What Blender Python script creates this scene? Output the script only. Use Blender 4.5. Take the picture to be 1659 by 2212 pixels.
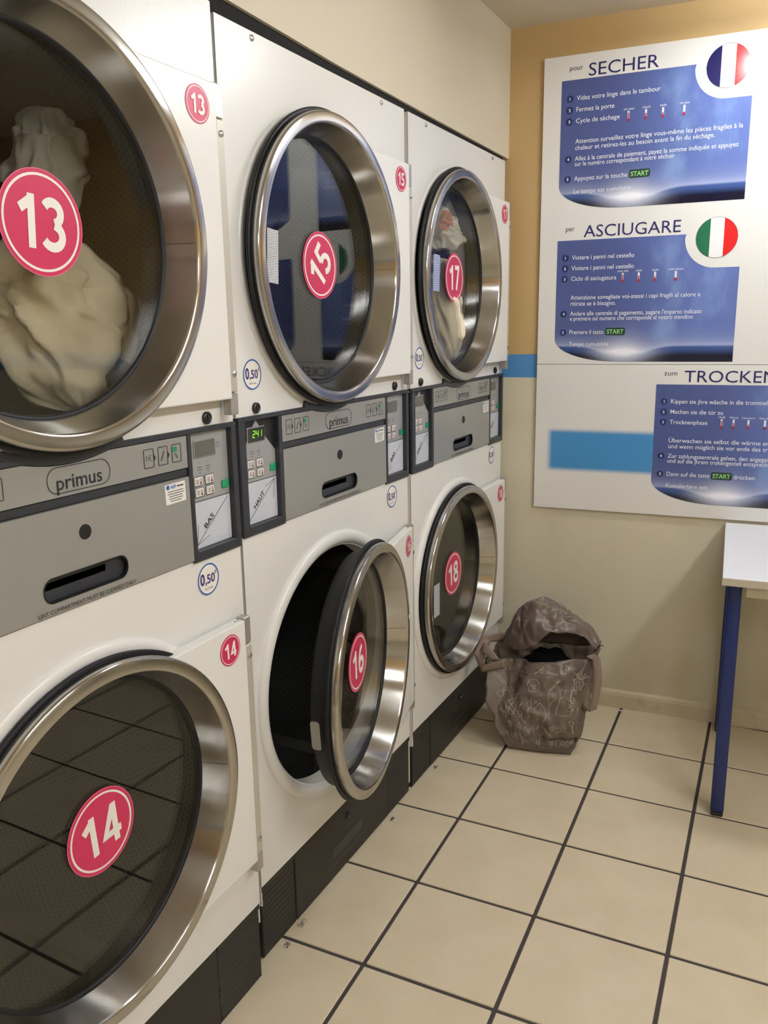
import bpy, bmesh, math, random
from mathutils import Vector, Matrix, noise
PI = math.pi
random.seed(7)
for o in list(bpy.data.objects): bpy.data.objects.remove(o, do_unlink=True)
scene = bpy.context.scene
COL = scene.collection

# ------------------------------------------------------------------ camera
FPX, IMH = 1776.8, 2212.0
cam_d = bpy.data.cameras.new('camera'); cam = bpy.data.objects.new('camera', cam_d); COL.objects.link(cam)
cam_d.sensor_fit = 'VERTICAL'; cam_d.sensor_height = 24.0; cam_d.lens = 24.0 * FPX / IMH
cam_d.clip_start = 0.01
YAW, PITCH, ROLL = -0.4757, -0.2216, -0.0160
cf = Vector((math.sin(YAW)*math.cos(PITCH), math.cos(YAW)*math.cos(PITCH), math.sin(PITCH)))
cr = Vector((math.cos(YAW), -math.sin(YAW), 0)); cu = cr.cross(cf)
c_, s_ = math.cos(ROLL), math.sin(ROLL)
cr, cu = c_*cr + s_*cu, -s_*cr + c_*cu
cam.matrix_world = Matrix(((cr.x, cu.x, -cf.x, 0.9943), (cr.y, cu.y, -cf.y, -0.0983), (cr.z, cu.z, -cf.z, 1.4159), (0, 0, 0, 1)))
scene.camera = cam

# ------------------------------------------------------------------ world, exposure
w = bpy.data.worlds.new('world'); scene.world = w; w.use_nodes = True
w.node_tree.nodes['Background'].inputs[0].default_value = (0.9, 0.95, 1.0, 1)
w.node_tree.nodes['Background'].inputs[1].default_value = 0.05
scene.view_settings.view_transform = 'Standard'; scene.view_settings.look = 'None'
scene.view_settings.gamma = 1.0; scene.view_settings.use_curve_mapping = False
scene.view_settings.exposure = -0.10
TUBE_STRENGTH = 95.0
TUBE_COLOR = (0.93, 0.965, 1.0)
# fluorescent fittings: (x, y, length, direction) on the ceiling
LAMPS = [(0.74, 2.32, 0.62, 0.0), (1.90, 0.45, 1.22, PI/2), (1.90, -1.75, 1.22, PI/2)]

# ------------------------------------------------------------------ materials
def lin(r, g, b):
    f = lambda c: (c/255.0)/12.92 if c/255.0 <= 0.04045 else (((c/255.0)+0.055)/1.055)**2.4
    return (f(r), f(g), f(b), 1.0)
MATS = {}
def mat(name, col, rough=0.5, metal=0.0, spec=0.5, bump=None, var=None, emit=None, aniso=0.0, coat=0.0, sheen=0.0):
    m = bpy.data.materials.new(name); m.use_nodes = True
    nt = m.node_tree; b = nt.nodes['Principled BSDF']
    b.inputs['Base Color'].default_value = col
    b.inputs['Roughness'].default_value = rough; b.inputs['Metallic'].default_value = metal
    b.inputs['Specular IOR Level'].default_value = spec
    if coat: b.inputs['Coat Weight'].default_value = coat; b.inputs['Coat Roughness'].default_value = 0.08
    if sheen: b.inputs['Sheen Weight'].default_value = sheen
    if aniso:
        b.inputs['Anisotropic'].default_value = aniso
        b.inputs['Anisotropic Rotation'].default_value = 0.25
        t = nt.nodes.new('ShaderNodeTangent'); t.direction_type = 'RADIAL'; t.axis = 'X'
        nt.links.new(t.outputs[0], b.inputs['Tangent'])
    tc = None
    if bump or var: tc = nt.nodes.new('ShaderNodeTexCoord')
    if bump:
        sc, st, dist = bump
        n = nt.nodes.new('ShaderNodeTexNoise'); n.inputs['Scale'].default_value = sc; n.inputs['Detail'].default_value = 3
        nt.links.new(tc.outputs['Object'], n.inputs['Vector'])
        bp = nt.nodes.new('ShaderNodeBump'); bp.inputs['Strength'].default_value = st; bp.inputs['Distance'].default_value = dist
        nt.links.new(n.outputs['Fac'], bp.inputs['Height']); nt.links.new(bp.outputs[0], b.inputs['Normal'])
    if var:
        sc, col2, lo, hi = var
        n = nt.nodes.new('ShaderNodeTexNoise'); n.inputs['Scale'].default_value = sc; n.inputs['Detail'].default_value = 5
        nt.links.new(tc.outputs['Object'], n.inputs['Vector'])
        r = nt.nodes.new('ShaderNodeMapRange'); r.inputs[1].default_value = lo; r.inputs[2].default_value = hi
        nt.links.new(n.outputs['Fac'], r.inputs[0])
        mx = nt.nodes.new('ShaderNodeMix'); mx.data_type = 'RGBA'
        mx.inputs[6].default_value = col; mx.inputs[7].default_value = col2
        nt.links.new(r.outputs[0], mx.inputs[0]); nt.links.new(mx.outputs[2], b.inputs['Base Color'])
    if emit:
        b.inputs['Emission Color'].default_value = emit[0]; b.inputs['Emission Strength'].default_value = emit[1]
    MATS[name] = m; return m

mat('enamel', lin(226, 224, 220), 0.27, bump=(330, 0.16, 0.0012))
mat('enamel_door', lin(229, 227, 223), 0.28, bump=(330, 0.10, 0.001))
mat('hinge_metal', lin(196, 190, 178), 0.4, 0.3)
mat('hinge_grey', lin(178, 174, 168), 0.35, 0.6)
mat('chrome', (0.50, 0.485, 0.46, 1), 0.18, 1.0, aniso=0.85)
mat('screw', (0.6, 0.6, 0.6, 1), 0.25, 1.0)
mat('rubber', (0.008, 0.008, 0.009, 1), 0.5, spec=0.3)
mat('fascia', lin(44, 46, 52), 0.38, bump=(600, 0.05, 0.0006))
mat('dark_recess', lin(22, 22, 24), 0.5)
mat('kick', lin(40, 37, 33), 0.5, spec=0.3)
mat('alu', lin(158, 157, 152), 0.38, 0.35, bump=(700, 0.03, 0.0004))
mat('alu_panel', lin(160, 160, 160), 0.4, 0.2)
mat('card', lin(196, 200, 210), 0.35)
mat('ink', lin(38, 36, 40), 0.5)
mat('ink_soft', lin(92, 88, 86), 0.5)
mat('lcd', lin(92, 92, 84), 0.2)
mat('lcd_on', lin(30, 34, 30), 0.15)
mat('seg', lin(120, 220, 40), 0.4, emit=(lin(140, 235, 30), 0.9))
mat('key', lin(214, 210, 205), 0.4)
mat('key_red', lin(160, 70, 80), 0.4)
mat('green', lin(20, 140, 90), 0.35)
mat('pink', lin(196, 42, 86), 0.38)
mat('pink_edge', lin(222, 110, 140), 0.4)
mat('sticker_white', lin(236, 232, 222), 0.4)
mat('sticker_paper', lin(232, 230, 224), 0.5)
mat('price_blue', lin(58, 98, 168), 0.4)
mat('price_ink', lin(62, 52, 112), 0.4)
mat('plug', (0.008, 0.008, 0.009, 1), 0.35)
mat('collar_dark', lin(40, 40, 38), 0.5, 0.5)
mat('cab_inner', lin(70, 68, 64), 0.6)
mat('tile', lin(219, 205, 178), 0.34, bump=(260, 0.05, 0.0006), var=(7.0, lin(211, 196, 167), 0.35, 0.7))
mat('grout', lin(64, 57, 55), 0.9)
mat('skirting', lin(206, 194, 166), 0.5, var=(22.0, lin(170, 154, 124), 0.55, 0.8))
mat('cream_wall', lin(212, 202, 180), 0.62, bump=(120, 0.05, 0.001))
mat('ceil', lin(214, 204, 184), 0.75, bump=(90, 0.04, 0.001))
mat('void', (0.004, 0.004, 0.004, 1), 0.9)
mat('filler', lin(196, 186, 160), 0.5)
mat('poster_white', lin(226, 224, 220), 0.17)
mat('poster_edge', lin(200, 196, 188), 0.5)
mat('poster_navy', lin(34, 34, 92), 0.4)
mat('poster_grey', lin(70, 70, 86), 0.4)
mat('poster_text', lin(226, 230, 240), 0.4)
mat('bullet', lin(28, 46, 100), 0.3)
mat('flag_blue', lin(26, 24, 84), 0.17)
mat('flag_red', lin(214, 38, 40), 0.17)
mat('flag_green', lin(34, 104, 72), 0.17)
mat('flag_white', lin(236, 236, 236), 0.17)
mat('start_green', lin(28, 58, 48), 0.35)
mat('start_text', lin(150, 205, 130), 0.4)
mat('thermo_red', lin(150, 30, 60), 0.4)
mat('table_top', lin(236, 236, 240), 0.35)
mat('table_edge', lin(196, 188, 168), 0.5)
mat('apron', lin(200, 194, 168), 0.5)
mat('leg_blue', lin(13, 34, 94), 0.35)
mat('foot_black', (0.01, 0.01, 0.01, 1), 0.5)
mat('bag', lin(108, 95, 86), 0.38, bump=(70, 0.3, 0.004), var=(9, lin(92, 79, 72), 0.4, 0.65))
mat('bag_inside', lin(124, 110, 94), 0.6)
mat('bag_print', lin(176, 165, 148), 0.5)
mat('bag_strap', lin(132, 114, 102), 0.45, bump=(200, 0.1, 0.001))
mat('black_cloth', (0.004, 0.004, 0.005, 1), 0.9, spec=0.1)
mat('cream_cloth', lin(240, 228, 200), 0.85, bump=(60, 0.2, 0.004), sheen=0.2)
mat('white_cloth', lin(232, 228, 216), 0.85, bump=(60, 0.2, 0.004), sheen=0.2)
mat('grey_cloth', lin(168, 164, 154), 0.85, bump=(60, 0.2, 0.004))
mat('orange_cloth', lin(214, 96, 66), 0.85, bump=(60, 0.2, 0.004))
mat('brown_print', lin(120, 92, 84), 0.85)
mat('lamp_body', lin(230, 230, 228), 0.5)
mat('dust', lin(70, 64, 56), 0.95)
mat('paper', lin(235, 233, 228), 0.7)
mat('tube', (1, 1, 1, 1), 0.5, emit=((*TUBE_COLOR, 1), TUBE_STRENGTH))

def node_mat(name):
    m = bpy.data.materials.new(name); m.use_nodes = True; MATS[name] = m
    nt = m.node_tree
    return m, nt, nt.nodes['Principled BSDF'], nt.nodes.new, nt.links.new
def mth(nt, op, a, b=None, c=None):
    n = nt.nodes.new('ShaderNodeMath'); n.operation = op
    for i, v in enumerate((a, b, c)):
        if v is None: continue
        if isinstance(v, (int, float)): n.inputs[i].default_value = v
        else: nt.links.new(v, n.inputs[i])
    return n.outputs[0]
def mixc(nt, fac, a, b):
    n = nt.nodes.new('ShaderNodeMix'); n.data_type = 'RGBA'
    for k, v in ((0, fac), (6, a), (7, b)):
        if isinstance(v, (int, float, tuple)): n.inputs[k].default_value = v
        else: nt.links.new(v, n.inputs[k])
    return n.outputs[2]
def smooth(nt, v, lo, hi):
    n = nt.nodes.new('ShaderNodeMapRange'); n.interpolation_type = 'SMOOTHSTEP'
    nt.links.new(v, n.inputs[0]); n.inputs[1].default_value = lo; n.inputs[2].default_value = hi
    return n.outputs[0]

# door glass: clear pane with Schlick reflection on both faces
m, nt, b, new, link = node_mat('glass'); nt.nodes.remove(b)
lw = new('ShaderNodeLayerWeight'); lw.inputs[0].default_value = 0.5
fac = mth(nt, 'ADD', mth(nt, 'MULTIPLY', mth(nt, 'POWER', lw.outputs['Facing'], 5.0), 0.93), 0.065)
tr = new('ShaderNodeBsdfTransparent'); tr.inputs[0].default_value = (0.85, 0.85, 0.83, 1)
gl = new('ShaderNodeBsdfGlossy'); gl.inputs['Roughness'].default_value = 0.01
ms = new('ShaderNodeMixShader'); link(fac, ms.inputs[0]); link(tr.outputs[0], ms.inputs[1]); link(gl.outputs[0], ms.inputs[2])
link(ms.outputs[0], nt.nodes['Material Output'].inputs[0])

# perforated drum sheet (UV in metres)
m, nt, b, new, link = node_mat('drum')
uv = new('ShaderNodeUVMap')
PITCHD = 0.0115
def lattice(off):
    a = new('ShaderNodeVectorMath'); a.operation = 'DIVIDE'; link(uv.outputs[0], a.inputs[0]); a.inputs[1].default_value = (PITCHD, PITCHD*1.7320508, 1)
    s = new('ShaderNodeVectorMath'); s.operation = 'ADD'; link(a.outputs[0], s.inputs[0]); s.inputs[1].default_value = (off, off, 0)
    f = new('ShaderNodeVectorMath'); f.operation = 'FRACTION'; link(s.outputs[0], f.inputs[0])
    t = new('ShaderNodeVectorMath'); t.operation = 'SUBTRACT'; link(f.outputs[0], t.inputs[0]); t.inputs[1].default_value = (0.5, 0.5, 0)
    k = new('ShaderNodeVectorMath'); k.operation = 'MULTIPLY'; link(t.outputs[0], k.inputs[0]); k.inputs[1].default_value = (1, 1.7320508, 0)
    l = new('ShaderNodeVectorMath'); l.operation = 'LENGTH'; link(k.outputs[0], l.inputs[0]); return l.outputs['Value']
d = mth(nt, 'MINIMUM', lattice(0.0), lattice(0.5))
hole = smooth(nt, d, 0.39, 0.33)
link(mixc(nt, hole, (0.050, 0.049, 0.046, 1), (0.002, 0.002, 0.002, 1)), b.inputs['Base Color'])
link(mth(nt, 'MULTIPLY', mth(nt, 'SUBTRACT', 1.0, hole), 0.35), b.inputs['Metallic'])
b.inputs['Roughness'].default_value = 0.42
mat('drum_plate', (0.035, 0.034, 0.031, 1), 0.5, 0.3)

# back wall paint: cream below, blue band, ochre above (bands painted at a fixed height)
m, nt, b, new, link = node_mat('wall_bands')
tc = new('ShaderNodeTexCoord'); sp = new('ShaderNodeSeparateXYZ'); link(tc.outputs['Object'], sp.inputs[0])
ns = new('ShaderNodeTexNoise'); ns.inputs['Scale'].default_value = 40; link(tc.outputs['Object'], ns.inputs['Vector'])
z = mth(nt, 'ADD', sp.outputs[2], mth(nt, 'MULTIPLY', mth(nt, 'SUBTRACT', ns.outputs['Fac'], 0.5), 0.003))
sm = new('ShaderNodeTexNoise'); sm.inputs['Scale'].default_value = 3.2; sm.inputs['Detail'].default_value = 8; link(tc.outputs['Object'], sm.inputs['Vector'])
scuff = mth(nt, 'MULTIPLY', smooth(nt, sm.outputs['Fac'], 0.50, 0.72), 0.35)
cream = mixc(nt, scuff, lin(210, 202, 178), lin(188, 177, 150))
ochre = lin(186, 156, 106)
c1 = mixc(nt, mth(nt, 'GREATER_THAN', z, 1.228), cream, lin(72, 132, 186))
c2 = mixc(nt, mth(nt, 'GREATER_THAN', z, 1.311), c1, ochre)
link(c2, b.inputs['Base Color']); b.inputs['Roughness'].default_value = 0.55
bp = new('ShaderNodeBump'); bp.inputs['Strength'].default_value = 0.08; bp.inputs['Distance'].default_value = 0.002
n2 = new('ShaderNodeTexNoise'); n2.inputs['Scale'].default_value = 150; link(tc.outputs['Object'], n2.inputs['Vector']); link(n2.outputs['Fac'], bp.inputs['Height']); link(bp.outputs[0], b.inputs['Normal'])

# printed blue panel: clouds, planet rim with a bright flare (flat print, in panel coordinates)
m, nt, b, new, link = node_mat('panel_print')
tc = new('ShaderNodeTexCoord'); sp = new('ShaderNodeSeparateXYZ'); link(tc.outputs['Object'], sp.inputs[0])
X, Z = sp.outputs[0], sp.outputs[2]      # panel local: X 0..0.583, Z 0..0.408 from its lower left
mp = new('ShaderNodeMapping'); mp.inputs['Scale'].default_value = (9, 1, 5); link(tc.outputs['Object'], mp.inputs[0])
n1 = new('ShaderNodeTexNoise'); n1.inputs['Scale'].default_value = 1.0; n1.inputs['Detail'].default_value = 5; link(mp.outputs[0], n1.inputs['Vector'])
cl = mth(nt, 'MULTIPLY', smooth(nt, n1.outputs['Fac'], 0.45, 0.75), smooth(nt, X, 0.22, 0.42))
base = mixc(nt, smooth(nt, X, 0.15, 0.5), lin(74, 86, 138), lin(94, 112, 172))
base = mixc(nt, mth(nt, 'MULTIPLY', cl, 0.6), base, lin(142, 172, 220))
# planet rim height along X: two humps meeting at the flare x=.23
dx = mth(nt, 'SUBTRACT', X, 0.235)
rim = mth(nt, 'ADD', 0.020, mth(nt, 'MULTIPLY', 0.034, mth(nt, 'SINE', mth(nt, 'MULTIPLY', smooth(nt, mth(nt, 'ABSOLUTE', dx), 0.0, 0.21), 1.5708))))
dz = mth(nt, 'SUBTRACT', Z, rim)
glow = mth(nt, 'POWER', 2.718, mth(nt, 'MULTIPLY', mth(nt, 'ABSOLUTE', dz), -55.0))
gx = mth(nt, 'POWER', 2.718, mth(nt, 'MULTIPLY', mth(nt, 'MULTIPLY', dx, dx), -180.0))
base = mixc(nt, mth(nt, 'MULTIPLY', glow, 0.55), base, lin(200, 208, 236))
planet = mixc(nt, smooth(nt, dz, -0.004, -0.035), lin(60, 84, 140), lin(12, 14, 40))
base = mixc(nt, smooth(nt, dz, 0.004, -0.006), base, planet)
fl = mth(nt, 'MULTIPLY', mth(nt, 'POWER', 2.718, mth(nt, 'MULTIPLY', mth(nt, 'ABSOLUTE', mth(nt, 'SUBTRACT', Z, 0.034)), -40.0)), gx)
base = mixc(nt, mth(nt, 'MINIMUM', mth(nt, 'MULTIPLY', fl, 1.3), 1.0), base, lin(240, 242, 250))
link(base, b.inputs['Base Color']); b.inputs['Roughness'].default_value = 0.17
# soft-edged printed sky-blue bar
m, nt, b, new, link = node_mat('soft_bar')
tc = new('ShaderNodeTexCoord'); sp = new('ShaderNodeSeparateXYZ'); link(tc.outputs['Generated'], sp.inputs[0])
e = mth(nt, 'MULTIPLY', mth(nt, 'MULTIPLY', smooth(nt, sp.outputs[0], 0.0, 0.07), smooth(nt, sp.outputs[2], 0.0, 0.14)), smooth(nt, sp.outputs[2], 1.0, 0.86))
link(mixc(nt, e, lin(226, 224, 220), lin(70, 140, 196)), b.inputs['Base Color']); b.inputs['Roughness'].default_value = 0.17
# label with fine print lines
m, nt, b, new, link = node_mat('fine_print')
tc = new('ShaderNodeTexCoord'); wv = new('ShaderNodeTexWave'); wv.bands_direction = 'Z'; wv.inputs['Scale'].default_value = 95; wv.inputs['Distortion'].default_value = 3.0; wv.inputs['Detail Scale'].default_value = 12
link(tc.outputs['Object'], wv.inputs['Vector'])
link(mixc(nt, smooth(nt, wv.outputs['Fac'], 0.4, 0.7), lin(222, 222, 224), lin(110, 110, 116)), b.inputs['Base Color']); b.inputs['Roughness'].default_value = 0.5
m, nt, b, new, link = node_mat('fine_print_blue')
tc = new('ShaderNodeTexCoord'); wv = new('ShaderNodeTexWave'); wv.bands_direction = 'Z'; wv.inputs['Scale'].default_value = 60; wv.inputs['Distortion'].default_value = 1.0
link(tc.outputs['Object'], wv.inputs['Vector'])
link(mixc(nt, smooth(nt, wv.outputs['Fac'], 0.4, 0.7), lin(190, 200, 226), lin(92, 110, 170)), b.inputs['Base Color']); b.inputs['Roughness'].default_value = 0.5

# ------------------------------------------------------------------ geometry helpers
def tag(o, label=None, cat=None, group=None, kind=None):
    if label: o['label'] = label
    if cat: o['category'] = cat
    if group: o['group'] = group
    if kind: o['kind'] = kind
    return o
def empty(name, loc=(0, 0, 0), rz=0.0, parent=None):
    o = bpy.data.objects.new(name, None); COL.objects.link(o); o.location = loc; o.rotation_euler = (0, 0, rz)
    o.empty_display_size = 0.05
    if parent: o.parent = parent
    return o
class MB:
    def __init__(s): s.v = []; s.f = []; s.mi = []; s.uv = {}
    def add(s, vs, fs, mi=0):
        k = len(s.v); s.v += [tuple(v) for v in vs]
        for f in fs: s.f.append(tuple(i+k for i in f)); s.mi.append(mi)
        return s
    def box(s, lo, hi, mi=0):
        x0, y0, z0 = lo; x1, y1, z1 = hi
        return s.add([(x0,y0,z0),(x1,y0,z0),(x1,y1,z0),(x0,y1,z0),(x0,y0,z1),(x1,y0,z1),(x1,y1,z1),(x0,y1,z1)],
                     [(0,3,2,1),(4,5,6,7),(0,1,5,4),(1,2,6,5),(2,3,7,6),(3,0,4,7)], mi)
    def bevel_box(s, lo, hi, r=0.004, seg=2, mi=0):
        bm = bmesh.new(); bmesh.ops.create_cube(bm, size=1.0)
        for v in bm.verts:
            v.co = Vector([(lo[i]+hi[i])/2 + v.co[i]*(hi[i]-lo[i]) for i in range(3)])
        bmesh.ops.bevel(bm, geom=list(bm.edges), offset=r, segments=seg, profile=0.5, affect='EDGES')
        bm.verts.index_update()
        s.add([v.co[:] for v in bm.verts], [[v.index for v in f.verts] for f in bm.faces], mi); bm.free(); return s
    def lathe(s, prof, cy, cz, n=96, mi=0, closed=False, a0=0.0, a1=2*PI, uvs=None):
        """revolve (x, r) pairs about the x axis through (cy, cz); outside normals when x increases outward"""
        full = abs(a1-a0-2*PI) < 1e-6; k = n if full else n+1
        base = len(s.v); m_ = len(prof)
        for i in range(k):
            a = a0 + (a1-a0)*i/n
            for (x, r) in prof: s.v.append((x, cy + r*math.cos(a), cz + r*math.sin(a)))
        for i in range(n):
            i2 = (i+1) % k
            for j in range(m_ if closed else m_-1):
                j2 = (j+1) % m_
                q = (base+i*m_+j, base+i2*m_+j, base+i2*m_+j2, base+i*m_+j2)
                if uvs is not None:
                    r0 = uvs; s.uv[len(s.f)] = [((a0+(a1-a0)*i/n)*r0, prof[j][0]), ((a0+(a1-a0)*(i+1)/n)*r0, prof[j][0]), ((a0+(a1-a0)*(i+1)/n)*r0, prof[j2][0]), ((a0+(a1-a0)*i/n)*r0, prof[j2][0])]
                s.f.append(q); s.mi.append(mi)
        return s
    def disc(s, x, cy, cz, r, th=0.0, n=64, mi=0):
        pts = [(cy + r*math.cos(2*PI*i/n), cz + r*math.sin(2*PI*i/n)) for i in range(n)]
        return s.prism_x(pts, x-th, x, mi)
    def prism_x(s, pts, x0, x1, mi=0):
        n = len(pts)
        vs = [(x0, y, z) for y, z in pts] + [(x1, y, z) for y, z in pts]
        fs = [tuple(range(n, 2*n)), tuple(reversed(range(n)))] + [(i, (i+1) % n, n+(i+1) % n, n+i) for i in range(n)]
        return s.add(vs, fs, mi)
    def tube(s, pts, r, n=8, mi=0, cap=True):
        pts = [Vector(p) for p in pts]; base = len(s.v); rr = r if isinstance(r, (list, tuple)) else [r]*len(pts)
        up = Vector((0.13, 0.31, 0.94))
        for i, p in enumerate(pts):
            t = (pts[min(i+1, len(pts)-1)] - pts[max(i-1, 0)]).normalized()
            a = t.cross(up)
            if a.length < 1e-3: a = t.cross(Vector((1, 0, 0)))
            a.normalize(); b = t.cross(a)
            for k in range(n):
                an = 2*PI*k/n; s.v.append(tuple(p + rr[i]*(math.cos(an)*a + math.sin(an)*b)))
        for i in range(len(pts)-1):
            for k in range(n):
                s.f.append((base+i*n+k, base+i*n+(k+1) % n, base+(i+1)*n+(k+1) % n, base+(i+1)*n+k)); s.mi.append(mi)
        if cap:
            s.f.append(tuple(base+k for k in reversed(range(n)))); s.mi.append(mi)
            s.f.append(tuple(base+(len(pts)-1)*n+k for k in range(n))); s.mi.append(mi)
        return s
    def grid(s, P, nu, nv, mi=0, wrap=False):
        base = len(s.v); s.v += [tuple(P(i, j)) for i in range(nu) for j in range(nv)]
        for i in range(nu if wrap else nu-1):
            for j in range(nv-1):
                i2 = (i+1) % nu
                s.f.append((base+i*nv+j, base+i2*nv+j, base+i2*nv+j+1, base+i*nv+j+1)); s.mi.append(mi)
        return s
    def build(s, name, mats, parent=None, loc=(0, 0, 0), rz=0.0, smooth=None):
        me = bpy.data.meshes.new(name); me.from_pydata(s.v, [], s.f)
        for m_ in (mats if isinstance(mats, (list, tuple)) else [mats]): me.materials.append(MATS[m_])
        me.polygons.foreach_set('material_index', s.mi)
        if s.uv:
            ul = me.uv_layers.new(name='UVMap')
            for fi, co in s.uv.items():
                p = me.polygons[fi]
                for li, c in zip(p.loop_indices, co): ul.data[li].uv = c
        me.update()
        if smooth is not None:
            me.polygons.foreach_set('use_smooth', [True]*len(me.polygons))
            if smooth < PI:
                me.set_sharp_from_angle(angle=smooth)
        o = bpy.data.objects.new(name, me); COL.objects.link(o); o.location = loc; o.rotation_euler = (0, 0, rz)
        if parent: o.parent = parent
        return o
def fixn(o):
    bm = bmesh.new(); bm.from_mesh(o.data); bmesh.ops.recalc_face_normals(bm, faces=list(bm.faces)); bm.to_mesh(o.data); bm.free(); return o
SM = math.radians(35)
_tc = {}
def text2d(s, bold=0.0):
    """unit text geometry: 2-D verts with cap height 1 starting at x=0, and faces"""
    k = (s, bold)
    if k in _tc: return _tc[k]
    cu_ = bpy.data.curves.new('txt', 'FONT'); cu_.body = s; cu_.resolution_u = 3; cu_.offset = bold
    ob = bpy.data.objects.new('txt', cu_); COL.objects.link(ob)
    me = bpy.data.meshes.new_from_object(ob.evaluated_get(bpy.context.evaluated_depsgraph_get()))
    vs = [(v.co.x, v.co.y) for v in me.vertices]; fs = [tuple(p.vertices) for p in me.polygons]
    bpy.data.objects.remove(ob); bpy.data.curves.remove(cu_); bpy.data.meshes.remove(me)
    x0 = min(v[0] for v in vs); CAP = 0.729
    vs = [((x-x0)/CAP, y/CAP) for x, y in vs]
    _tc[k] = (vs, fs, max(v[0] for v in vs)); return _tc[k]
def put_text(mb, s, o, ax, ay, h, width=None, bold=0.0, mi=0, rot=0.0, center=False, xs=1.0):
    """lay text on a plane at o with unit axes ax (reading) and ay (up); cap height h; squeezed to width"""
    vs, fs, wd = text2d(s, bold)
    sx = (width/wd) if width else h*xs
    ca, sa = math.cos(rot), math.sin(rot); o, ax, ay = Vector(o), Vector(ax), Vector(ay)
    cx, cy = (wd*sx/2, h/2) if center else (0, 0)
    out = []
    for x, y in vs:
        X_, Y_ = x*sx-cx, y*h-cy
        out.append(o + (X_*ca - Y_*sa)*ax + (X_*sa + Y_*ca)*ay)
    mb.add(out, fs, mi)
YX, ZX = (0, 1, 0), (0, 0, 1)      # reading axes on a machine front (facing +x)

# ------------------------------------------------------------------ room shell
WA, DW = 0.0763, 2.8189            # back wall: y = DW + x*tan(WA)
HC = 2.383
def wy(x): return DW + x*math.tan(WA)
XR, YF = 2.75, -2.3
mb = MB(); mb.box((-1.35, YF-0.1, -0.12), (XR+0.1, 3.2, -0.0035)); floor = mb.build('floor', 'grout'); tag(floor, kind='structure')
GS, GA = 0.312, 0.0299
tile_me = None
gx0, gy0 = 0.1754, 2.2333
ca, sa = math.cos(GA), math.sin(GA)
for i in range(-1, 9):
    for j in range(-2, 16):
        cx = gx0 + (i+0.5)*GS*ca + (j-0.5)*GS*sa*1.0
        cy = gy0 - (j-0.5)*GS*ca + (i+0.5)*GS*sa
        if cx < -0.2 or cx > XR-0.02 or cy < YF+0.02 or cy > wy(cx)+0.1: continue
        if tile_me is None:
            h = GS/2 - 0.0048
            t = MB().bevel_box((-h, -h, -0.012), (h, h, 0.0), 0.0018, 1).build('tile', 'tile', floor); tile_me = t.data
        else:
            t = bpy.data.objects.new('tile', tile_me); COL.objects.link(t); t.parent = floor
        t.location = (cx, cy, random.uniform(-0.0003, 0.0)); t.rotation_euler = (0, 0, GA + random.choice((0, PI/2, PI, -PI/2)))
# back wall in its own frame: origin at (0, DW), x along the wall
wb = MB().box((-1.3, 0.0, 0.0), (3.1, 0.12, HC)).build('wall_back', 'wall_bands', None, (0, DW, 0), WA); tag(wb, kind='structure')
# boxed-in wall above the dryers with the shadow gap under it
mb = MB()
ys = [YF, 1.15, 1.25, 1.63, 2.2, DW+0.09]; zs = [2.002, 1.998, 1.9955, 1.985, 1.979, 1.975]
vs = []
for y, zz in zip(ys, zs): vs += [(-0.35, y, zz), (0.0, y, zz), (0.0, y, HC), (-0.35, y, HC)]
fs = []
for k in range(len(ys)-1):
    a = 4*k
    for q in range(4): fs.append((a+q, a+(q+1) % 4, a+4+(q+1) % 4, a+4+q))
fs += [(3, 2, 1, 0), tuple(4*(len(ys)-1)+q for q in range(4))]
mb.add(vs, fs); wl = mb.build('wall_left', 'cream_wall'); fixn(wl); tag(wl, kind='structure')
tag(MB().box((-1.35, YF-0.1, 0.0), (-1.25, 3.1, HC)).build('wall_recess', 'void'), kind='structure')
tag(MB().box((XR, YF-0.1, 0.0), (XR+0.1, 3.2, HC)).build('wall_right', 'wall_bands'), kind='structure')
tag(MB().box((-1.25, YF-0.1, 0.0), (XR, YF, HC)).build('wall_front', 'wall_bands'), kind='structure')
tag(MB().box((-1.35, YF-0.1, HC), (XR+0.1, 3.2, HC+0.1)).build('ceiling', 'ceil'), kind='structure')
mb = MB()
prof = [(0.0, 0.0), (-0.012, 0.0), (-0.013, 0.050), (-0.010, 0.062), (-0.004, 0.068), (0.0, 0.069)]
vs = [(x, y, zz) for x in (0.02, 2.73) for y, zz in prof]; n = len(prof)
mb.add(vs, [tuple(reversed(range(n))), tuple(range(n, 2*n))] + [(k, k+1, n+k+1, n+k) for k in range(n-1)])
bb = mb.build('baseboard_back', 'skirting', None, (0, DW, 0), WA); fixn(bb); tag(bb, kind='structure')
# filler strip between the middle and the far dryer
tag(MB().bevel_box((-0.05, 1.9895, 0.022), (-0.012, 2.0045, 1.962), 0.001, 1).build('trim_1', 'filler'), kind='structure')

mb = MB(); vs = []  # added black strip standing in for the shade in the gap above the dryers
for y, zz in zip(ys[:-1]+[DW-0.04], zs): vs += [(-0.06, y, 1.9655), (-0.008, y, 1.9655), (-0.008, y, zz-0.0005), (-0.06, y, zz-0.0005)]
mb.add(vs, fs); tag(fixn(mb.build('gap_shade_strip', 'void')), kind='structure')
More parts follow.
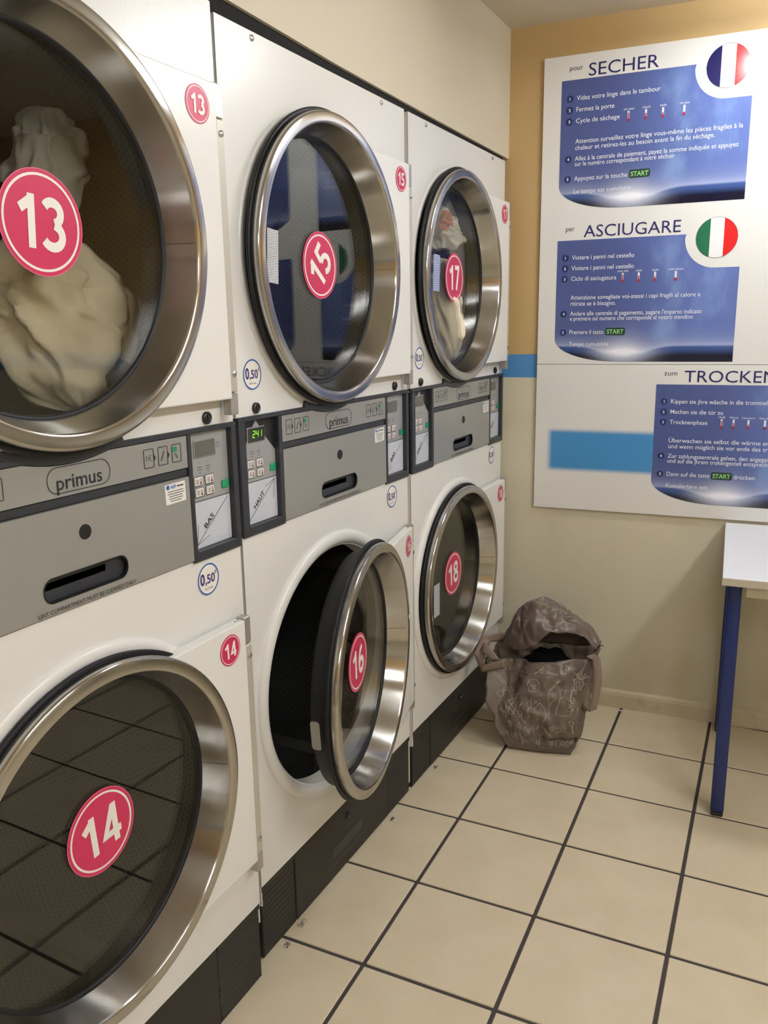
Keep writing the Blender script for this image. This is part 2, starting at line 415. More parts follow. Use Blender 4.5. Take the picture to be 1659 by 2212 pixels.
# ------------------------------------------------------------------ ceiling lamps
for k, (x0, y, L, rz) in enumerate(LAMPS):
    t = empty('ceiling_lamp', (x0, y, HC), rz)
    tag(t, ['short white two-tube fluorescent ceiling fitting nearest the instruction boards', 'long white two-tube fluorescent ceiling fitting in front of the first dryers', 'long white two-tube fluorescent ceiling fitting at the rear of the room'][k], 'ceiling lamp', 'fluorescent ceiling fittings')
    MB().bevel_box((0, -0.075, -0.045), (L, 0.075, 0.0), 0.006, 2).build('housing', 'lamp_body', t, smooth=SM)
    for yy in (-0.045, 0.045):
        MB().tube([(0.035, yy, -0.066), (L-0.035, yy, -0.066)], 0.014, 12).build('tube', 'tube', t, smooth=SM)
    for xx in (0.018, L-0.018):
        MB().bevel_box((xx-0.014, -0.068, -0.085), (xx+0.014, 0.068, -0.045), 0.003, 1).build('end_socket', 'lamp_body', t)

# ------------------------------------------------------------------ stacked dryers
W_ = 0.778; YC = 0.355; ZU, ZL = 1.557, 0.597; ZT = 1.9644; ZK = 0.192
YH = 0.742; XH = 0.020               # hinge axis (local)
def rect_hole(mb, y0, y1, z0, z1, cy, cz, r, x, th, n=96):
    angs = sorted(set([2*PI*i/n for i in range(n)] + [math.atan2(zz-cz, yy-cy) % (2*PI) for yy in (y0, y1) for zz in (z0, z1)]))
    def outer(a):
        c, s = math.cos(a), math.sin(a); t = 1e9
        if c > 1e-9: t = min(t, (y1-cy)/c)
        if c < -1e-9: t = min(t, (y0-cy)/c)
        if s > 1e-9: t = min(t, (z1-cz)/s)
        if s < -1e-9: t = min(t, (z0-cz)/s)
        return (cy+t*c, cz+t*s)
    m_ = len(angs)
    o = [outer(a) for a in angs]; i_ = [(cy+r*math.cos(a), cz+r*math.sin(a)) for a in angs]
    vs = [(x, *p) for p in o] + [(x, *p) for p in i_] + [(x-th, *p) for p in o] + [(x-th, *p) for p in i_]
    fs = []
    for k in range(m_):
        q = (k+1) % m_
        fs += [(k, q, m_+q, m_+k), (2*m_+k, 3*m_+k, 3*m_+q, 2*m_+q), (k, 2*m_+k, 2*m_+q, q), (m_+k, m_+q, 3*m_+q, 3*m_+k)]
    mb.add(vs, fs)
def stroke(mb, pl, wd, o, f, mi):
    n = len(pl); P_ = [Vector(p) for p in pl]; L_, R_ = [], []
    for k in range(n):
        d0 = (P_[k]-P_[k-1]).normalized() if k else (P_[1]-P_[0]).normalized()
        d1 = (P_[k+1]-P_[k]).normalized() if k < n-1 else d0
        t = (d0+d1).normalized(); nn = Vector((-t.y, t.x)); m_ = min(1.6, 1/max(0.4, nn.dot(Vector((-d0.y, d0.x)))))
        L_.append(P_[k]+nn*wd/2*m_); R_.append(P_[k]-nn*wd/2*m_)
    mb.add([f(*q) for q in R_]+[f(*q) for q in L_], [(k, k+1, n+k+1, n+k) for k in range(n-1)], mi)
def arcp(cx, cy, rx, ry, a0, a1, n=14):
    return [(cx+rx*math.cos(math.radians(a0+(a1-a0)*k/n)), cy+ry*math.sin(math.radians(a0+(a1-a0)*k/n))) for k in range(n+1)]
DIG = {'1': [[(.36, 0), (.36, 1)], [(.07, .70), (.36, .90)]],
       '3': [arcp(.25, .72, .23, .20, 150, -75), arcp(.25, .29, .26, .215, 78, -150)],
       '4': [[(.60, .27), (.06, .27), (.40, .93)], [(.42, 0), (.42, 1)]],
       '5': [[(.54, .92), (.15, .92), (.10, .53)], [(.10, .53)]+arcp(.25, .31, .26, .235, 110, -145)],
       '6': [[(.46, .96)]+arcp(.46, .33, .36, .60, 115, 180), arcp(.32, .30, .225, .225, 180, -180, 20)],
       '7': [[(.02, .92), (.55, .92)], [(.47, .95), (.20, 0)]],
       '8': [arcp(.29, .74, .20, .185, 0, 360, 20), arcp(.29, .28, .235, .21, 0, 360, 20)]}
def put_number(mb, num, x, cy, cz, h, w, rot, mi):
    c, s_n = math.cos(rot), math.sin(rot)
    for k, ch in enumerate(num):
        ox = -0.64+0.60*k+(0.06 if k else 0)
        def f(u, v, q=[0]):
            a, b_ = (u+ox)*w, (v-0.5)*h; return (x, cy+a*c-b_*s_n, cz+a*s_n+b_*c)
        for q_, pl in enumerate(DIG[ch]):
            stroke(mb, pl, 0.185, None, (lambda u, v, e=q_*0.00005: (f(u, v)[0]+e, f(u, v)[1], f(u, v)[2])), mi)
def number_sticker(num, cy, cz, x, r, rot, parent, big):
    mb = MB()
    mb.disc(x, cy, cz, r, 0.0006, 48, 0)
    mb.lathe([(x+0.0004, r*0.865), (x+0.0004, r*0.915)], cy, cz, 48, 1)
    mb.lathe([(x+0.0002, r*0.985), (x+0.0002, r*1.0)], cy, cz, 48, 2)
    put_number(mb, num, x+0.0006, cy, cz, r*1.0, r*0.90, rot, 1)
    return mb.build('number_sticker', ['pink', 'sticker_white', 'pink_edge'], parent)
def price_sticker(cy, cz, parent):
    mb = MB(); r = 0.0305; x = -0.001
    mb.disc(x, cy, cz, r, 0.0006, 40, 0)
    mb.lathe([(x+0.0004, r*0.90), (x+0.0004, r)], cy, cz, 40, 1)
    put_text(mb, '0', (x+0.0006, cy-r*0.78, cz-r*0.26), YX, ZX, r*0.72, width=r*0.42, bold=0.03, mi=2)
    put_text(mb, ',50', (x+0.0006, cy-r*0.32, cz-r*0.26), YX, ZX, r*0.58, width=r*0.92, bold=0.02, mi=2)
    put_text(mb, '€', (x+0.0006, cy+r*0.60, cz+r*0.18), YX, ZX, r*0.24, mi=2)
    put_text(mb, 'les 5 min', (x+0.0006, cy, cz-r*0.56), YX, ZX, r*0.14, width=r*0.75, mi=2, center=True)
    return mb.build('price_sticker', ['sticker_white', 'price_blue', 'price_ink'], parent)
def rrect(y0, y1, z0, z1, r, n=6):
    pts = []
    for cy, cz, a in ((y1-r, z1-r, 0), (y0+r, z1-r, PI/2), (y0+r, z0+r, PI), (y1-r, z0+r, 1.5*PI)):
        for i in range(n+1):
            t = a + (PI/2)*i/n; pts.append((cy+r*math.cos(t), cz+r*math.sin(t)))
    return pts
def outline(mb, pts, x, wd, mi=0):
    n = len(pts); cy = sum(p[0] for p in pts)/n; cz = sum(p[1] for p in pts)/n
    inner = []
    for k in range(n):
        a, b_, c = Vector(pts[k-1]), Vector(pts[k]), Vector(pts[(k+1) % n])
        t = (c-a); t = t.normalized() if t.length > 1e-9 else Vector((1, 0)); nrm = Vector((-t.y, t.x))
        inner.append((b_.x+nrm.x*wd, b_.y+nrm.y*wd))
    mb.add([(x, *p) for p in pts] + [(x, *p) for p in inner], [(k, (k+1) % n, n+(k+1) % n, n+k) for k in range(n)], mi)
def bar2(mb, p, q, wd, x, mi=0):
    p, q = Vector(p), Vector(q); d = (q-p).normalized(); nn = Vector((-d.y, d.x))*wd/2
    mb.add([(x, *(p-nn)), (x, *(q-nn)), (x, *(q+nn)), (x, *(p+nn))], [(0, 1, 2, 3)], mi)

def make_door(root, zc, num, phi, rot, label_spec, small_rot=0.0, YC=0.355, so=(0.010, -0.003)):
    """door part at the hinge axis; its meshes are in hinge-local coordinates"""
    cy = YC - YH
    X0 = -XH
    # white hinge plate with round cut hidden by the ring
    mb = MB()
    pts = []
    for k in range(25):
        a = math.radians(-62 + 124*k/24); pts.append((cy + 0.292*math.cos(a), 0.292*math.sin(a)))
    top, bot = 0.266, -0.266
    poly = [(-0.004, bot), (-0.004, top), (pts[-1][0], top)] + list(reversed(pts)) + [(pts[0][0], bot)]
    xf, xb = 0.031+X0, 0.007+X0
    mb.prism_x(poly, xb, xf)
    door = mb.build('door', 'enamel_door', root, (XH, YH, zc), phi); fixn(door)
    bv = door.modifiers.new('bevel', 'BEVEL'); bv.width = 0.003; bv.segments = 2; bv.limit_method = 'ANGLE'; bv.angle_limit = math.radians(50)
    P_ = lambda *pp: [(x+X0, r) for x, r in pp]
    MB().lathe(P_((-0.022, 0.2780), (0.010, 0.290), (0.016, 0.303), (0.018, 0.3065), (0.022, 0.3090), (0.034, 0.3095), (0.0375, 0.3088), (0.0395, 0.3068), (0.0402, 0.3040), (0.0410, 0.2900), (0.0404, 0.2865), (0.0385, 0.2845), (0.035, 0.2832), (0.0, 0.2719), (-0.018, 0.2660)), cy, 0, 128, closed=True).build('chrome_ring', 'chrome', door, smooth=math.radians(50))
    # fine butt joint of the ring on the hinge side
    MB().add([(-0.015+X0, cy+0.2667, -0.0006), (0.034+X0, cy+0.2826, -0.0006), (0.034+X0, cy+0.2826, 0.0003), (-0.015+X0, cy+0.2667, 0.0003), (-0.015+X0, cy+0.2685, 0), (0.034+X0, cy+0.2845, 0)], [(0, 3, 2, 1), (0, 1, 5, 4), (3, 4, 5, 2)]).build('ring_joint', 'ink', door)
    MB().lathe(P_((-0.034, 0.276), (-0.030, 0.286), (0.006, 0.292), (0.0115, 0.311), (0.014, 0.3165), (0.019, 0.3175), (0.0215, 0.315), (0.0195, 0.306), (0.010, 0.290), (-0.022, 0.2840)), cy, 0, 128, closed=True).build('gasket', 'rubber', door, smooth=math.radians(60))
    MB().lathe(P_((-0.030, 0.280), (-0.030, 0.262), (-0.0245, 0.2600), (-0.0195, 0.2606), (-0.0165, 0.2635), (-0.0160, 0.2670), (-0.020, 0.274)), cy, 0, 96, closed=True).build('glass_seal', 'rubber', door, smooth=math.radians(60))
    MB().disc(-0.0205+X0, cy, 0, 0.2645, 0.005, 96).build('glass', 'glass', door)
    number_sticker(num, cy+so[0], so[1], -0.0192+X0, 0.0735, rot, door, True)
    number_sticker(num, -0.055, 0.222, xf+0.0008, 0.0305, small_rot, door, False)
    if label_spec:
        ly_, lz_, hh, ww, tilt, m_ = label_spec
        yy, zz = cy + ly_, lz_; ct, st = math.cos(tilt), math.sin(tilt)
        q = [(-ww/2, -hh/2), (ww/2, -hh/2), (ww/2, hh/2), (-ww/2, hh/2)]
        MB().prism_x([(yy+p*ct-s*st, zz+p*st+s*ct) for p, s in q], -0.0205+X0, -0.0197+X0).build('warning_label', m_, door)
    # hinge bar with screws
    mb = MB(); mb.bevel_box((xb+0.001, -0.0025, bot+0.012), (xf-0.003, 0.0175, top-0.055), 0.0015, 1)
    mb.build('hinge_bar', 'hinge_metal', door)
    for za, zb in ((top-0.053, top+0.002), (bot-0.03, bot+0.010)):
        MB().bevel_box((xb, -0.003, za), (xf-0.004, 0.0185, zb), 0.0015, 1).build('hinge_block', 'hinge_grey', door)
    for zz in (top-0.078, bot+0.045):
        mb = MB(); mb.lathe([(xf-0.003, 0.0058), (xf-0.001, 0.0055), (xf+0.0005, 0.0035), (xf+0.001, 0.0)], 0.008, zz, 12); mb.build('screw', 'screw', door, smooth=SM)
    for yy in (-0.012, -0.020):
        MB().tube([(xb+0.012, yy, top-0.0005), (xb+0.012, yy, top+0.0004)], 0.002, 8).build('pin_hole', 'ink', door)
    if phi:
        # latch keeper on the free edge
        a = math.radians(187)
        mb = MB(); 
        pts2 = rrect(-0.012, 0.012, -0.035, 0.035, 0.006, 3)
        o_ = []
        for xx in (-0.029, -0.0265):
            for q, s in pts2:
                aa = a + s/0.30; o_.append((xx+0.020*(q/0.012)*0.5+X0+0.012, cy+(0.3005+ (xx+0.029))*math.cos(aa), (0.3005+(xx+0.029))*math.sin(aa)))
        n = len(pts2); mb.add(o_, [tuple(range(n)), tuple(reversed(range(n, 2*n)))] + [(k, (k+1) % n, n+(k+1) % n, n+k) for k in range(n)])
        fixn(mb.build('latch_keeper', 'alu', door))
    return door

def control_module(root, y0, y1, upper, on):
    """recessed programming panel between local y0..y1 (window edges)"""
    xd = -0.0085
    z0, z1 = 1.020, 1.2355
    pn = MB().box((xd-0.003, y0-0.004, z0-0.004), (xd, y1+0.004, z1+0.004)).build('control_panel', 'dark_recess' if upper else 'alu_panel', root)
    wv_ = y1-y0; ym = y0 + wv_*0.43; pr = y0 + wv_*0.99
    if upper:   # arrow-shaped plate
        MB().prism_x([(y0, 1.108), (pr, 1.108), (pr, 1.165), (ym+0.028, 1.200), (ym, 1.2345), (ym-0.028, 1.200), (y0, 1.168)], xd, xd+0.0008).build('arrow_plate', 'alu_panel', pn)
    x1 = xd+0.0012
    MB().prism_x([(y0, 1.021), (pr, 1.021), (pr, 1.1075), (y0, 1.1075)], xd, xd+0.001).build('direction_card', 'card', pn)
    mb = MB()
    a, b_ = (y0+wv_*0.10, 1.028), (pr-0.008, 1.1035)
    bar2(mb, a, b_, 0.0010, x1+0.0004)
    if upper:
        bar2(mb, b_, (b_[0]-0.034, b_[1]-0.012), 0.0009, x1+0.0004); bar2(mb, b_, (b_[0]-0.007, b_[1]-0.040), 0.0009, x1+0.0004)
    else:
        bar2(mb, a, (a[0]+0.006, a[1]+0.038), 0.0009, x1+0.0004); bar2(mb, a, (a[0]+0.036, a[1]+0.012), 0.0009, x1+0.0004)
    ang = math.atan2(b_[1]-a[1], b_[0]-a[0])
    put_text(mb, 'HAUT' if upper else 'BAS', (x1+0.0004, y0+wv_*0.42, 1.068), YX, ZX, 0.0105, width=0.044 if upper else 0.032, bold=0.012, rot=ang, center=True)
    mb.build('card_writing', 'ink', pn)
    bar_ = MB(); bar2(bar_, (y0, 1.1085), (pr, 1.1085), 0.0012, x1+0.0003); bar_.build('card_edge', 'ink', pn)
    # display
    d0, d1 = ym-0.030, ym+0.027; zd = (1.190, 1.2185)
    MB().bevel_box((xd, d0-0.002, zd[0]-0.002), (xd+0.0022, d1+0.002, zd[1]+0.002), 0.001, 1).build('display_frame', 'alu', pn)
    MB().prism_x(rrect(d0, d1, zd[0], zd[1], 0.002, 2), xd+0.002, xd+0.0026).build('display', 'lcd_on' if on else 'lcd', pn)
    if on:
        mb = MB(); xs = xd+0.0032; hh, wd = 0.0105, 0.0085
        segs = {'2': 'abged', '4': 'fgbc', '1': 'bc'}
        zz0 = 1.199
        for k, ch in enumerate('241'):
            oy = d0 + 0.015 + k*0.0115
            P = {'a': ((0, 2), (1, 2)), 'g': ((0, 1), (1, 1)), 'd': ((0, 0), (1, 0)), 'f': ((0, 1), (0, 2)), 'b': ((1, 1), (1, 2)), 'e': ((0, 0), (0, 1)), 'c': ((1, 0), (1, 1))}
            for sg in segs[ch]:
                p, q = P[sg]
                f = lambda u: (oy + u[0]*wd*0.85 + u[1]*0.0008, zz0 + u[1]*hh*0.62)
                bar2(mb, f(p), f(q), 0.0016, xs)
        mb.build('display_digits', 'seg', pn)
    # keys
    for kx in range(2):
        for kz in range(2):
            cy = ym-0.024+0.031*kx + (0.001 if kz else 0); cz = 1.1455 - 0.0205*kz - 0.001*0
            key = MB().bevel_box((xd, cy-0.0115, cz-0.008), (xd+0.0026, cy+0.0115, cz+0.008), 0.0012, 1).build('key', 'key', pn)
            mm = MB(); 
            bar2(mm, (cy+0.005, cz-0.005), (cy+0.005, cz+0.005), 0.0018, xd+0.003)
            mm.disc(xd+0.003, cy+0.005, cz-0.0035, 0.0022, 0.0002, 10)
            for q in range(3): bar2(mm, (cy-0.008, cz+0.003-0.003*q), (cy-0.001, cz+0.003-0.003*q), 0.0009, xd+0.003, 1)
            outline(mm, rrect(cy-0.0125, cy+0.0125, cz-0.009, cz+0.009, 0.0015, 2), xd+0.0012, 0.0010, 1)
            mm.build('key_print', ['key_red', 'ink'], pn)
    MB().bevel_box((xd, pr-0.022, 1.121), (xd+0.003, pr-0.001, 1.1365), 0.001, 1).build('start_key', 'green', pn)
    mm = MB()
    for q, yy in enumerate((ym-0.018, ym+0.006)):
        for r_, (zz, ww) in enumerate(((1.178, 0.002), (1.171, 0.012), (1.1665, 0.010), (1.161, 0.005))):
            bar2(mm, (yy-ww/2, zz), (yy+ww/2, zz), 0.0013, xd+0.0012)
    outline(mm, [(d1+0.0105+0.0055*math.cos(t*PI/8), 1.206+0.0055*math.sin(t*PI/8)) for t in range(16)], xd+0.0012, 0.0008)
    bar2(mm, (d1+0.0105, 1.206), (d1+0.0105, 1.210), 0.0007, xd+0.0012); bar2(mm, (d1+0.0105, 1.206), (d1+0.013, 1.206), 0.0007, xd+0.0012)
    bar2(mm, (d0-0.012, 1.211), (d0-0.004, 1.2115), 0.0009, xd+0.0012); bar2(mm, (d0-0.009, 1.196), (d0-0.008, 1.211), 0.0009, xd+0.0012)
    mm.build('panel_symbols', 'ink_soft', pn)

def make_stack(x0, y0, nums, rots, phi, labels, display_on, YC, offs, label):
    root = empty('stacked_dryer', (x0, y0, 0.0))
    tag(root, label, 'dryer', 'stacked tumble dryers in a row')
    DP = 1.05; e = 0.003
    mb = MB()
    mb.box((-DP, 0, ZK-0.05), (-0.004, e, ZT)); mb.box((-DP, W_-e, ZK-0.05), (-0.004, W_, ZT))
    mb.box((-DP, e, ZT-e), (-0.004, W_-e, ZT)); mb.box((-DP, e, ZK-0.05), (-DP+e, W_-e, ZT-e)); mb.box((-DP+e, e, ZK-0.05), (-0.02, W_-e, ZK-0.05+e))
    mb.box((-DP, 0.02, 0.0), (-0.03, W_-0.02, ZK-0.05))
    mb.build('cabinet', 'enamel', root)
    for zc, z0, z1 in ((ZU, 1.244, ZT), (ZL, ZK, 1.003)):
        mb = MB(); rect_hole(mb, 0.0, W_, z0, z1, YC, zc, 0.298, -0.002, 0.003)
        fp = mb.build('front_panel', 'enamel', root)
        # pressed raised lip round the opening
        MB().lathe([(-0.0022, 0.318), (0.0, 0.3165), (0.001, 0.312), (0.0005, 0.303), (-0.008, 0.2975), (-0.045, 0.2965)] if zc == ZU else [(-0.0022, 0.335), (0.003, 0.3335), (0.0075, 0.329), (0.0095, 0.322), (0.0090, 0.312), (0.004, 0.303), (-0.008, 0.2975), (-0.045, 0.2965)], YC, zc, 112).build('opening_lip', 'enamel', fp, smooth=PI)
        # collar, drum and lifters
        MB().lathe([(-0.045, 0.2965), (-0.046, 0.300), (-0.052, 0.345), (-0.056, 0.352)], YC, zc, 72).build('drum_collar', 'collar_dark', fp, smooth=SM)
        dr = MB().lathe([(-0.054, 0.345), (-0.10, 0.346), (-0.30, 0.346), (-0.55, 0.346), (-0.80, 0.346)], 0, 0, 96, uvs=0.346).build('drum', 'drum', root, (0, YC, zc), smooth=PI)
        MB().lathe([(-0.80, 0.346), (-0.803, 0.05), (-0.790, 0.045), (-0.788, 0.0)], 0, 0, 64).build('drum_back', 'drum_plate', dr, smooth=SM)
        for k in range(3):
            a = math.radians((38 if zc == ZL else 75) + 120*k); c, s = math.cos(a), math.sin(a)
            mm = MB(); pr = [(-0.045, 0.346), (-0.02, 0.285), (0.02, 0.285), (0.045, 0.346)]
            vs = []
            for xx in (-0.09, -0.78):
                for q, r in pr: vs.append((xx, r*c - q*s, r*s + q*c))
            mm.add(vs, [(0, 1, 5, 4), (1, 2, 6, 5), (2, 3, 7, 6), (0, 3, 2, 1), (4, 5, 6, 7)]); fixn(mm.build('lifter', 'drum_plate', dr))
    # fascia frame -------------------------------------------------
    xf = 0.004
    wl0, wl1 = 0.022, 0.138; wr0, wr1 = 0.648, 0.763
    mb = MB()
    z0, z1, zi0, zi1 = 1.0004, 1.2450, 1.020, 1.2355
    def fr(y0_, y1_, zz0, zz1, x0_=-0.012, x1_=xf): mb.bevel_box((x0_, y0_, zz0), (x1_, y1_, zz1), 0.0012, 1)
    fr(0.0, W_, zi1, z1)
    fr(0.0, wl0, z0, zi1); fr(wl1, 0.150, z0, zi1); fr(wl0, wl1, z0, zi0)
    fr(0.637, wr0, z0, zi1); fr(wr1, W_, z0, zi1); fr(wr0, wr1, z0, zi0)
    mb.box((-0.014, 0.150, z0), (-0.004, 0.637, zi1))
    fr(0.150, 0.637, 1.1635, 1.1775, -0.006, 0.000)
    fb = mb.build('control_fascia', 'fascia', root)
    MB().box((-0.03, 0.002, z0), (-0.0135, W_-0.002, z1)).build('fascia_backing', 'dark_recess', fb)
    # bezel sweeping under the upper door
    mm = MB(); pa, pb_ = [], []
    for k in range(33):
        a = math.radians(270-20+40*k/32)
        pa.append((YC+0.3310*math.cos(a), ZU+0.3310*math.sin(a))); pb_.append((YC+0.3175*math.cos(a), ZU+0.3175*math.sin(a)))
    pl = pa + list(reversed(pb_)); mm.prism_x(pl, -0.004, xf+0.0002); fixn(mm.build('door_bezel', 'fascia', fb))
    # upper strip with logo
    pts = [(0.1515, 1.1785), (0.6355, 1.1785), (0.6355, 1.2345)]
    hw = math.sqrt(0.3325**2-(ZU-1.2345)**2)
    for k in range(17):
        yy = YC+hw-2*hw*k/16; pts.append((yy, ZU-math.sqrt(0.3325**2-(yy-YC)**2)))
    pts.append((0.1515, 1.2345))
    st = MB().prism_x(pts, -0.004, xf-0.001).build('logo_strip', 'alu', root)
    mb = MB(); xs = xf-0.0004
    put_text(mb, 'primus', (xs, 0.391, 1.2005), YX, ZX, 0.0225, width=0.088, bold=0.008, center=True)
    outline(mb, rrect(0.330, 0.453, 1.1835, 1.2235, 0.019, 8), xs, 0.0013)
    mb.build('logo', 'ink', st)
    for q, cy in enumerate((0.177, 0.211, 0.245, 0.540, 0.574, 0.608)):
        mb = MB(); outline(mb, rrect(cy-0.012, cy+0.012, 1.192, 1.224, 0.002, 2), xs, 0.0013, 2)
        if q % 3 < 2: mb.add([(xs, cy+0.012, 1.214), (xs, cy+0.0165, 1.208), (xs, cy+0.012, 1.202)], [(0, 2, 1)], 2)
        if q % 3 == 0: put_text(mb, '1€', (xs, cy, 1.209), YX, ZX, 0.010, center=True, mi=0)
        elif q % 3 == 1: bar2(mb, (cy-0.005, 1.200), (cy+0.004, 1.216), 0.003, xs, 0)
        else: mb.prism_x(rrect(cy-0.0085, cy+0.001, 1.211, 1.2195, 0.001, 1), xs-0.0002, xs+0.0003, 1); bar2(mb, (cy+0.002, 1.199), (cy-0.003, 1.208), 0.003, xs, 0)
        mb.build('pictogram', ['ink_soft', 'green', 'ink'], st)
    # lint drawer
    dz0, dz1 = 1.0060, 1.1620; sy, sz, sw, sh = 0.388, 1.0435, 0.083, 0.0175
    mb = MB(); op = rrect(sy-sw, sy+sw, sz-sh, sz+sh, sh*0.98, 8)
    n = len(op); cyy, czz = sy, sz
    rect = []
    for y, zz in op:
        dy, dzz = y-cyy, zz-czz; t = 1e9
        if dy > 1e-9: t = min(t, (0.6355-cyy)/dy)
        if dy < -1e-9: t = min(t, (0.1515-cyy)/dy)
        if dzz > 1e-9: t = min(t, (dz1-czz)/dzz)
        if dzz < -1e-9: t = min(t, (dz0-czz)/dzz)
        rect.append((cyy+dy*t, czz+dzz*t))
    # exact corners
    for cyc, czc in ((0.6355, dz1), (0.1515, dz1), (0.1515, dz0), (0.6355, dz0)):
        k = min(range(n), key=lambda i: (rect[i][0]-cyc)**2+(rect[i][1]-czc)**2); rect[k] = (cyc, czc)
    xd = xf-0.0005
    mb.add([(xd, *p) for p in rect]+[(xd, *p) for p in op]+[(-0.004, *p) for p in rect], [(k, (k+1) % n, n+(k+1) % n, n+k) for k in range(n)]+[(k, 2*n+k, 2*n+(k+1) % n, (k+1) % n) for k in range(n)])
    ld = mb.build('lint_drawer', 'alu', root); fixn(ld)
    mb = MB(); lipo = rrect(sy-sw-0.002, sy+sw+0.002, sz-sh-0.002, sz+sh+0.002, sh, 8)
    mb.add([(xd+0.001, *p) for p in lipo]+[(xd+0.001, *p) for p in op]+[(-0.02, *p) for p in op], [(k, (k+1) % n, n+(k+1) % n, n+k) for k in range(n)]+[(n+k, n+(k+1) % n, 2*n+(k+1) % n, 2*n+k) for k in range(n)]+[tuple(2*n+k for k in range(n))])
    mb.bevel_box((-0.018, sy-sw+0.006, sz-0.002), (-0.004, sy+sw*0.55, sz+sh-0.004), 0.002, 1, 1)
    mb.build('finger_slot', ['rubber', 'fascia'], ld)
    mb = MB(); mb.lathe([(xd, 0.0118), (xd+0.0012, 0.0116), (xd+0.0016, 0.010), (xd+0.0012, 0.0)], 0.391, 1.1175, 28); mb.build('drawer_lock', 'plug', ld, smooth=SM)
    mb = MB(); put_text(mb, 'LINT COMPARTMENT MUST BE CLEANED DAILY', (xd+0.0006, 0.290, 1.0085), YX, ZX, 0.0070, width=0.198); mb.build('drawer_text', 'ink', ld)
    sk = MB(); sk.prism_x([(0.573, 1.1215), (0.624, 1.1225), (0.6235, 1.1575), (0.572, 1.1565)], xd, xd+0.0006, 0)
    for q, ww in enumerate((0.040, 0.042, 0.034, 0.036, 0.028)): bar2(sk, (0.598-ww/2, 1.1435-0.0042*q), (0.598+ww/2, 1.1435-0.0042*q), 0.0014, xd+0.0009, 1)
    put_text(sk, 'AEF', (xd+0.0009, 0.585, 1.1485), YX, ZX, 0.006, width=0.015, bold=0.03, mi=2); sk.disc(xd+0.0009, 0.579, 1.1515, 0.0042, 0.0001, 14, 2)
    bar2(sk, (0.602, 1.151), (0.619, 1.151), 0.003, xd+0.0009, 1)
    sk.build('service_sticker', ['sticker_paper', 'ink_soft', 'price_blue'], ld)
    control_module(root, wl0, wl1, True, display_on)
    control_module(root, wr0, wr1, False, False)
    # plugs, screws, price stickers on the white sheet
    for yy in (0.066, 0.699):
        mb = MB(); mb.lathe([(-0.002, 0.0115), (0.003, 0.0112), (0.0048, 0.009), (0.0035, 0.0075), (0.0035, 0.0)], yy, 1.2592, 24); mb.box((0.003, yy-0.0012, 1.254), (0.0046, yy+0.0012, 1.264)); mb.build('lock_plug', 'plug', root, smooth=SM)
    for yy in (0.112, 0.648):
        mb = MB(); mb.lathe([(-0.002, 0.0062), (0.0, 0.006), (0.001, 0.0045), (0.0012, 0.0)], yy, 1.9525, 12); mb.build('screw', 'screw', root, smooth=SM)
    price_sticker(0.060, 1.3265, root); price_sticker(0.676, 0.9600, root)
    make_door(root, ZU, nums[0], 0.0, rots[0], labels[0], rots[2], YC, offs[0])
    make_door(root, ZL, nums[1], phi, rots[1], labels[1], rots[3], YC, offs[1])
    # plinth: centre filter drawer between two louvred vents
    kp = MB().bevel_box((-0.03, 0.1375, 0.006), (-0.004, 0.630, ZK-0.002), 0.002, 1).build('plinth_drawer', 'kick', root)
    mb = MB(); mb.lathe([(-0.004, 0.0115), (-0.001, 0.011), (0.0005, 0.008), (-0.003, 0.006), (-0.003, 0.0)], 0.391, 0.145, 20); mb.build('plinth_lock', 'plug', kp, smooth=SM)
    MB().prism_x(rrect(sy-sw, sy+sw, 0.062, 0.093, 0.012, 5), -0.0045, -0.0034).build('plinth_slot', 'plug', kp)
    mb = MB(); put_text(mb, 'LINT COMPARTMENT MUST BE CLEANED DAILY', (-0.0034, 0.290, 0.040), YX, ZX, 0.0070, width=0.198); mb.build('plinth_text', 'ink_soft', kp)
    for y0_, y1_ in ((0.001, 0.1355), (0.632, W_-0.001)):
        vent = MB().box((-0.03, y0_, 0.004), (-0.0075, y1_, ZK-0.002)).build('plinth_vent', 'kick', root)
        MB().bevel_box((-0.008, y0_, ZK-0.016), (-0.003, y1_, ZK-0.002), 0.001, 1).build('vent_edge', 'kick', vent)
        sl = MB().add([(-0.0075, y0_+0.002, 0), (-0.0062, y0_+0.002, 0.0015), (-0.0064, y0_+0.002, 0.0118), (-0.0075, y0_+0.002, 0.0125), (-0.0075, y1_-0.002, 0), (-0.0062, y1_-0.002, 0.0015), (-0.0064, y1_-0.002, 0.0118), (-0.0075, y1_-0.002, 0.0125)], [(0, 1, 5, 4), (1, 2, 6, 5), (2, 3, 7, 6), (0, 3, 2, 1), (4, 5, 6, 7)])
        s0 = fixn(sl.build('vent_slat', 'kick', vent, (0, 0, 0.008)))
        for k in range(1, 12):
            s1 = bpy.data.objects.new('vent_slat', s0.data); COL.objects.link(s1); s1.parent = vent; s1.location = (0, 0, 0.008+0.0138*k)
    return root

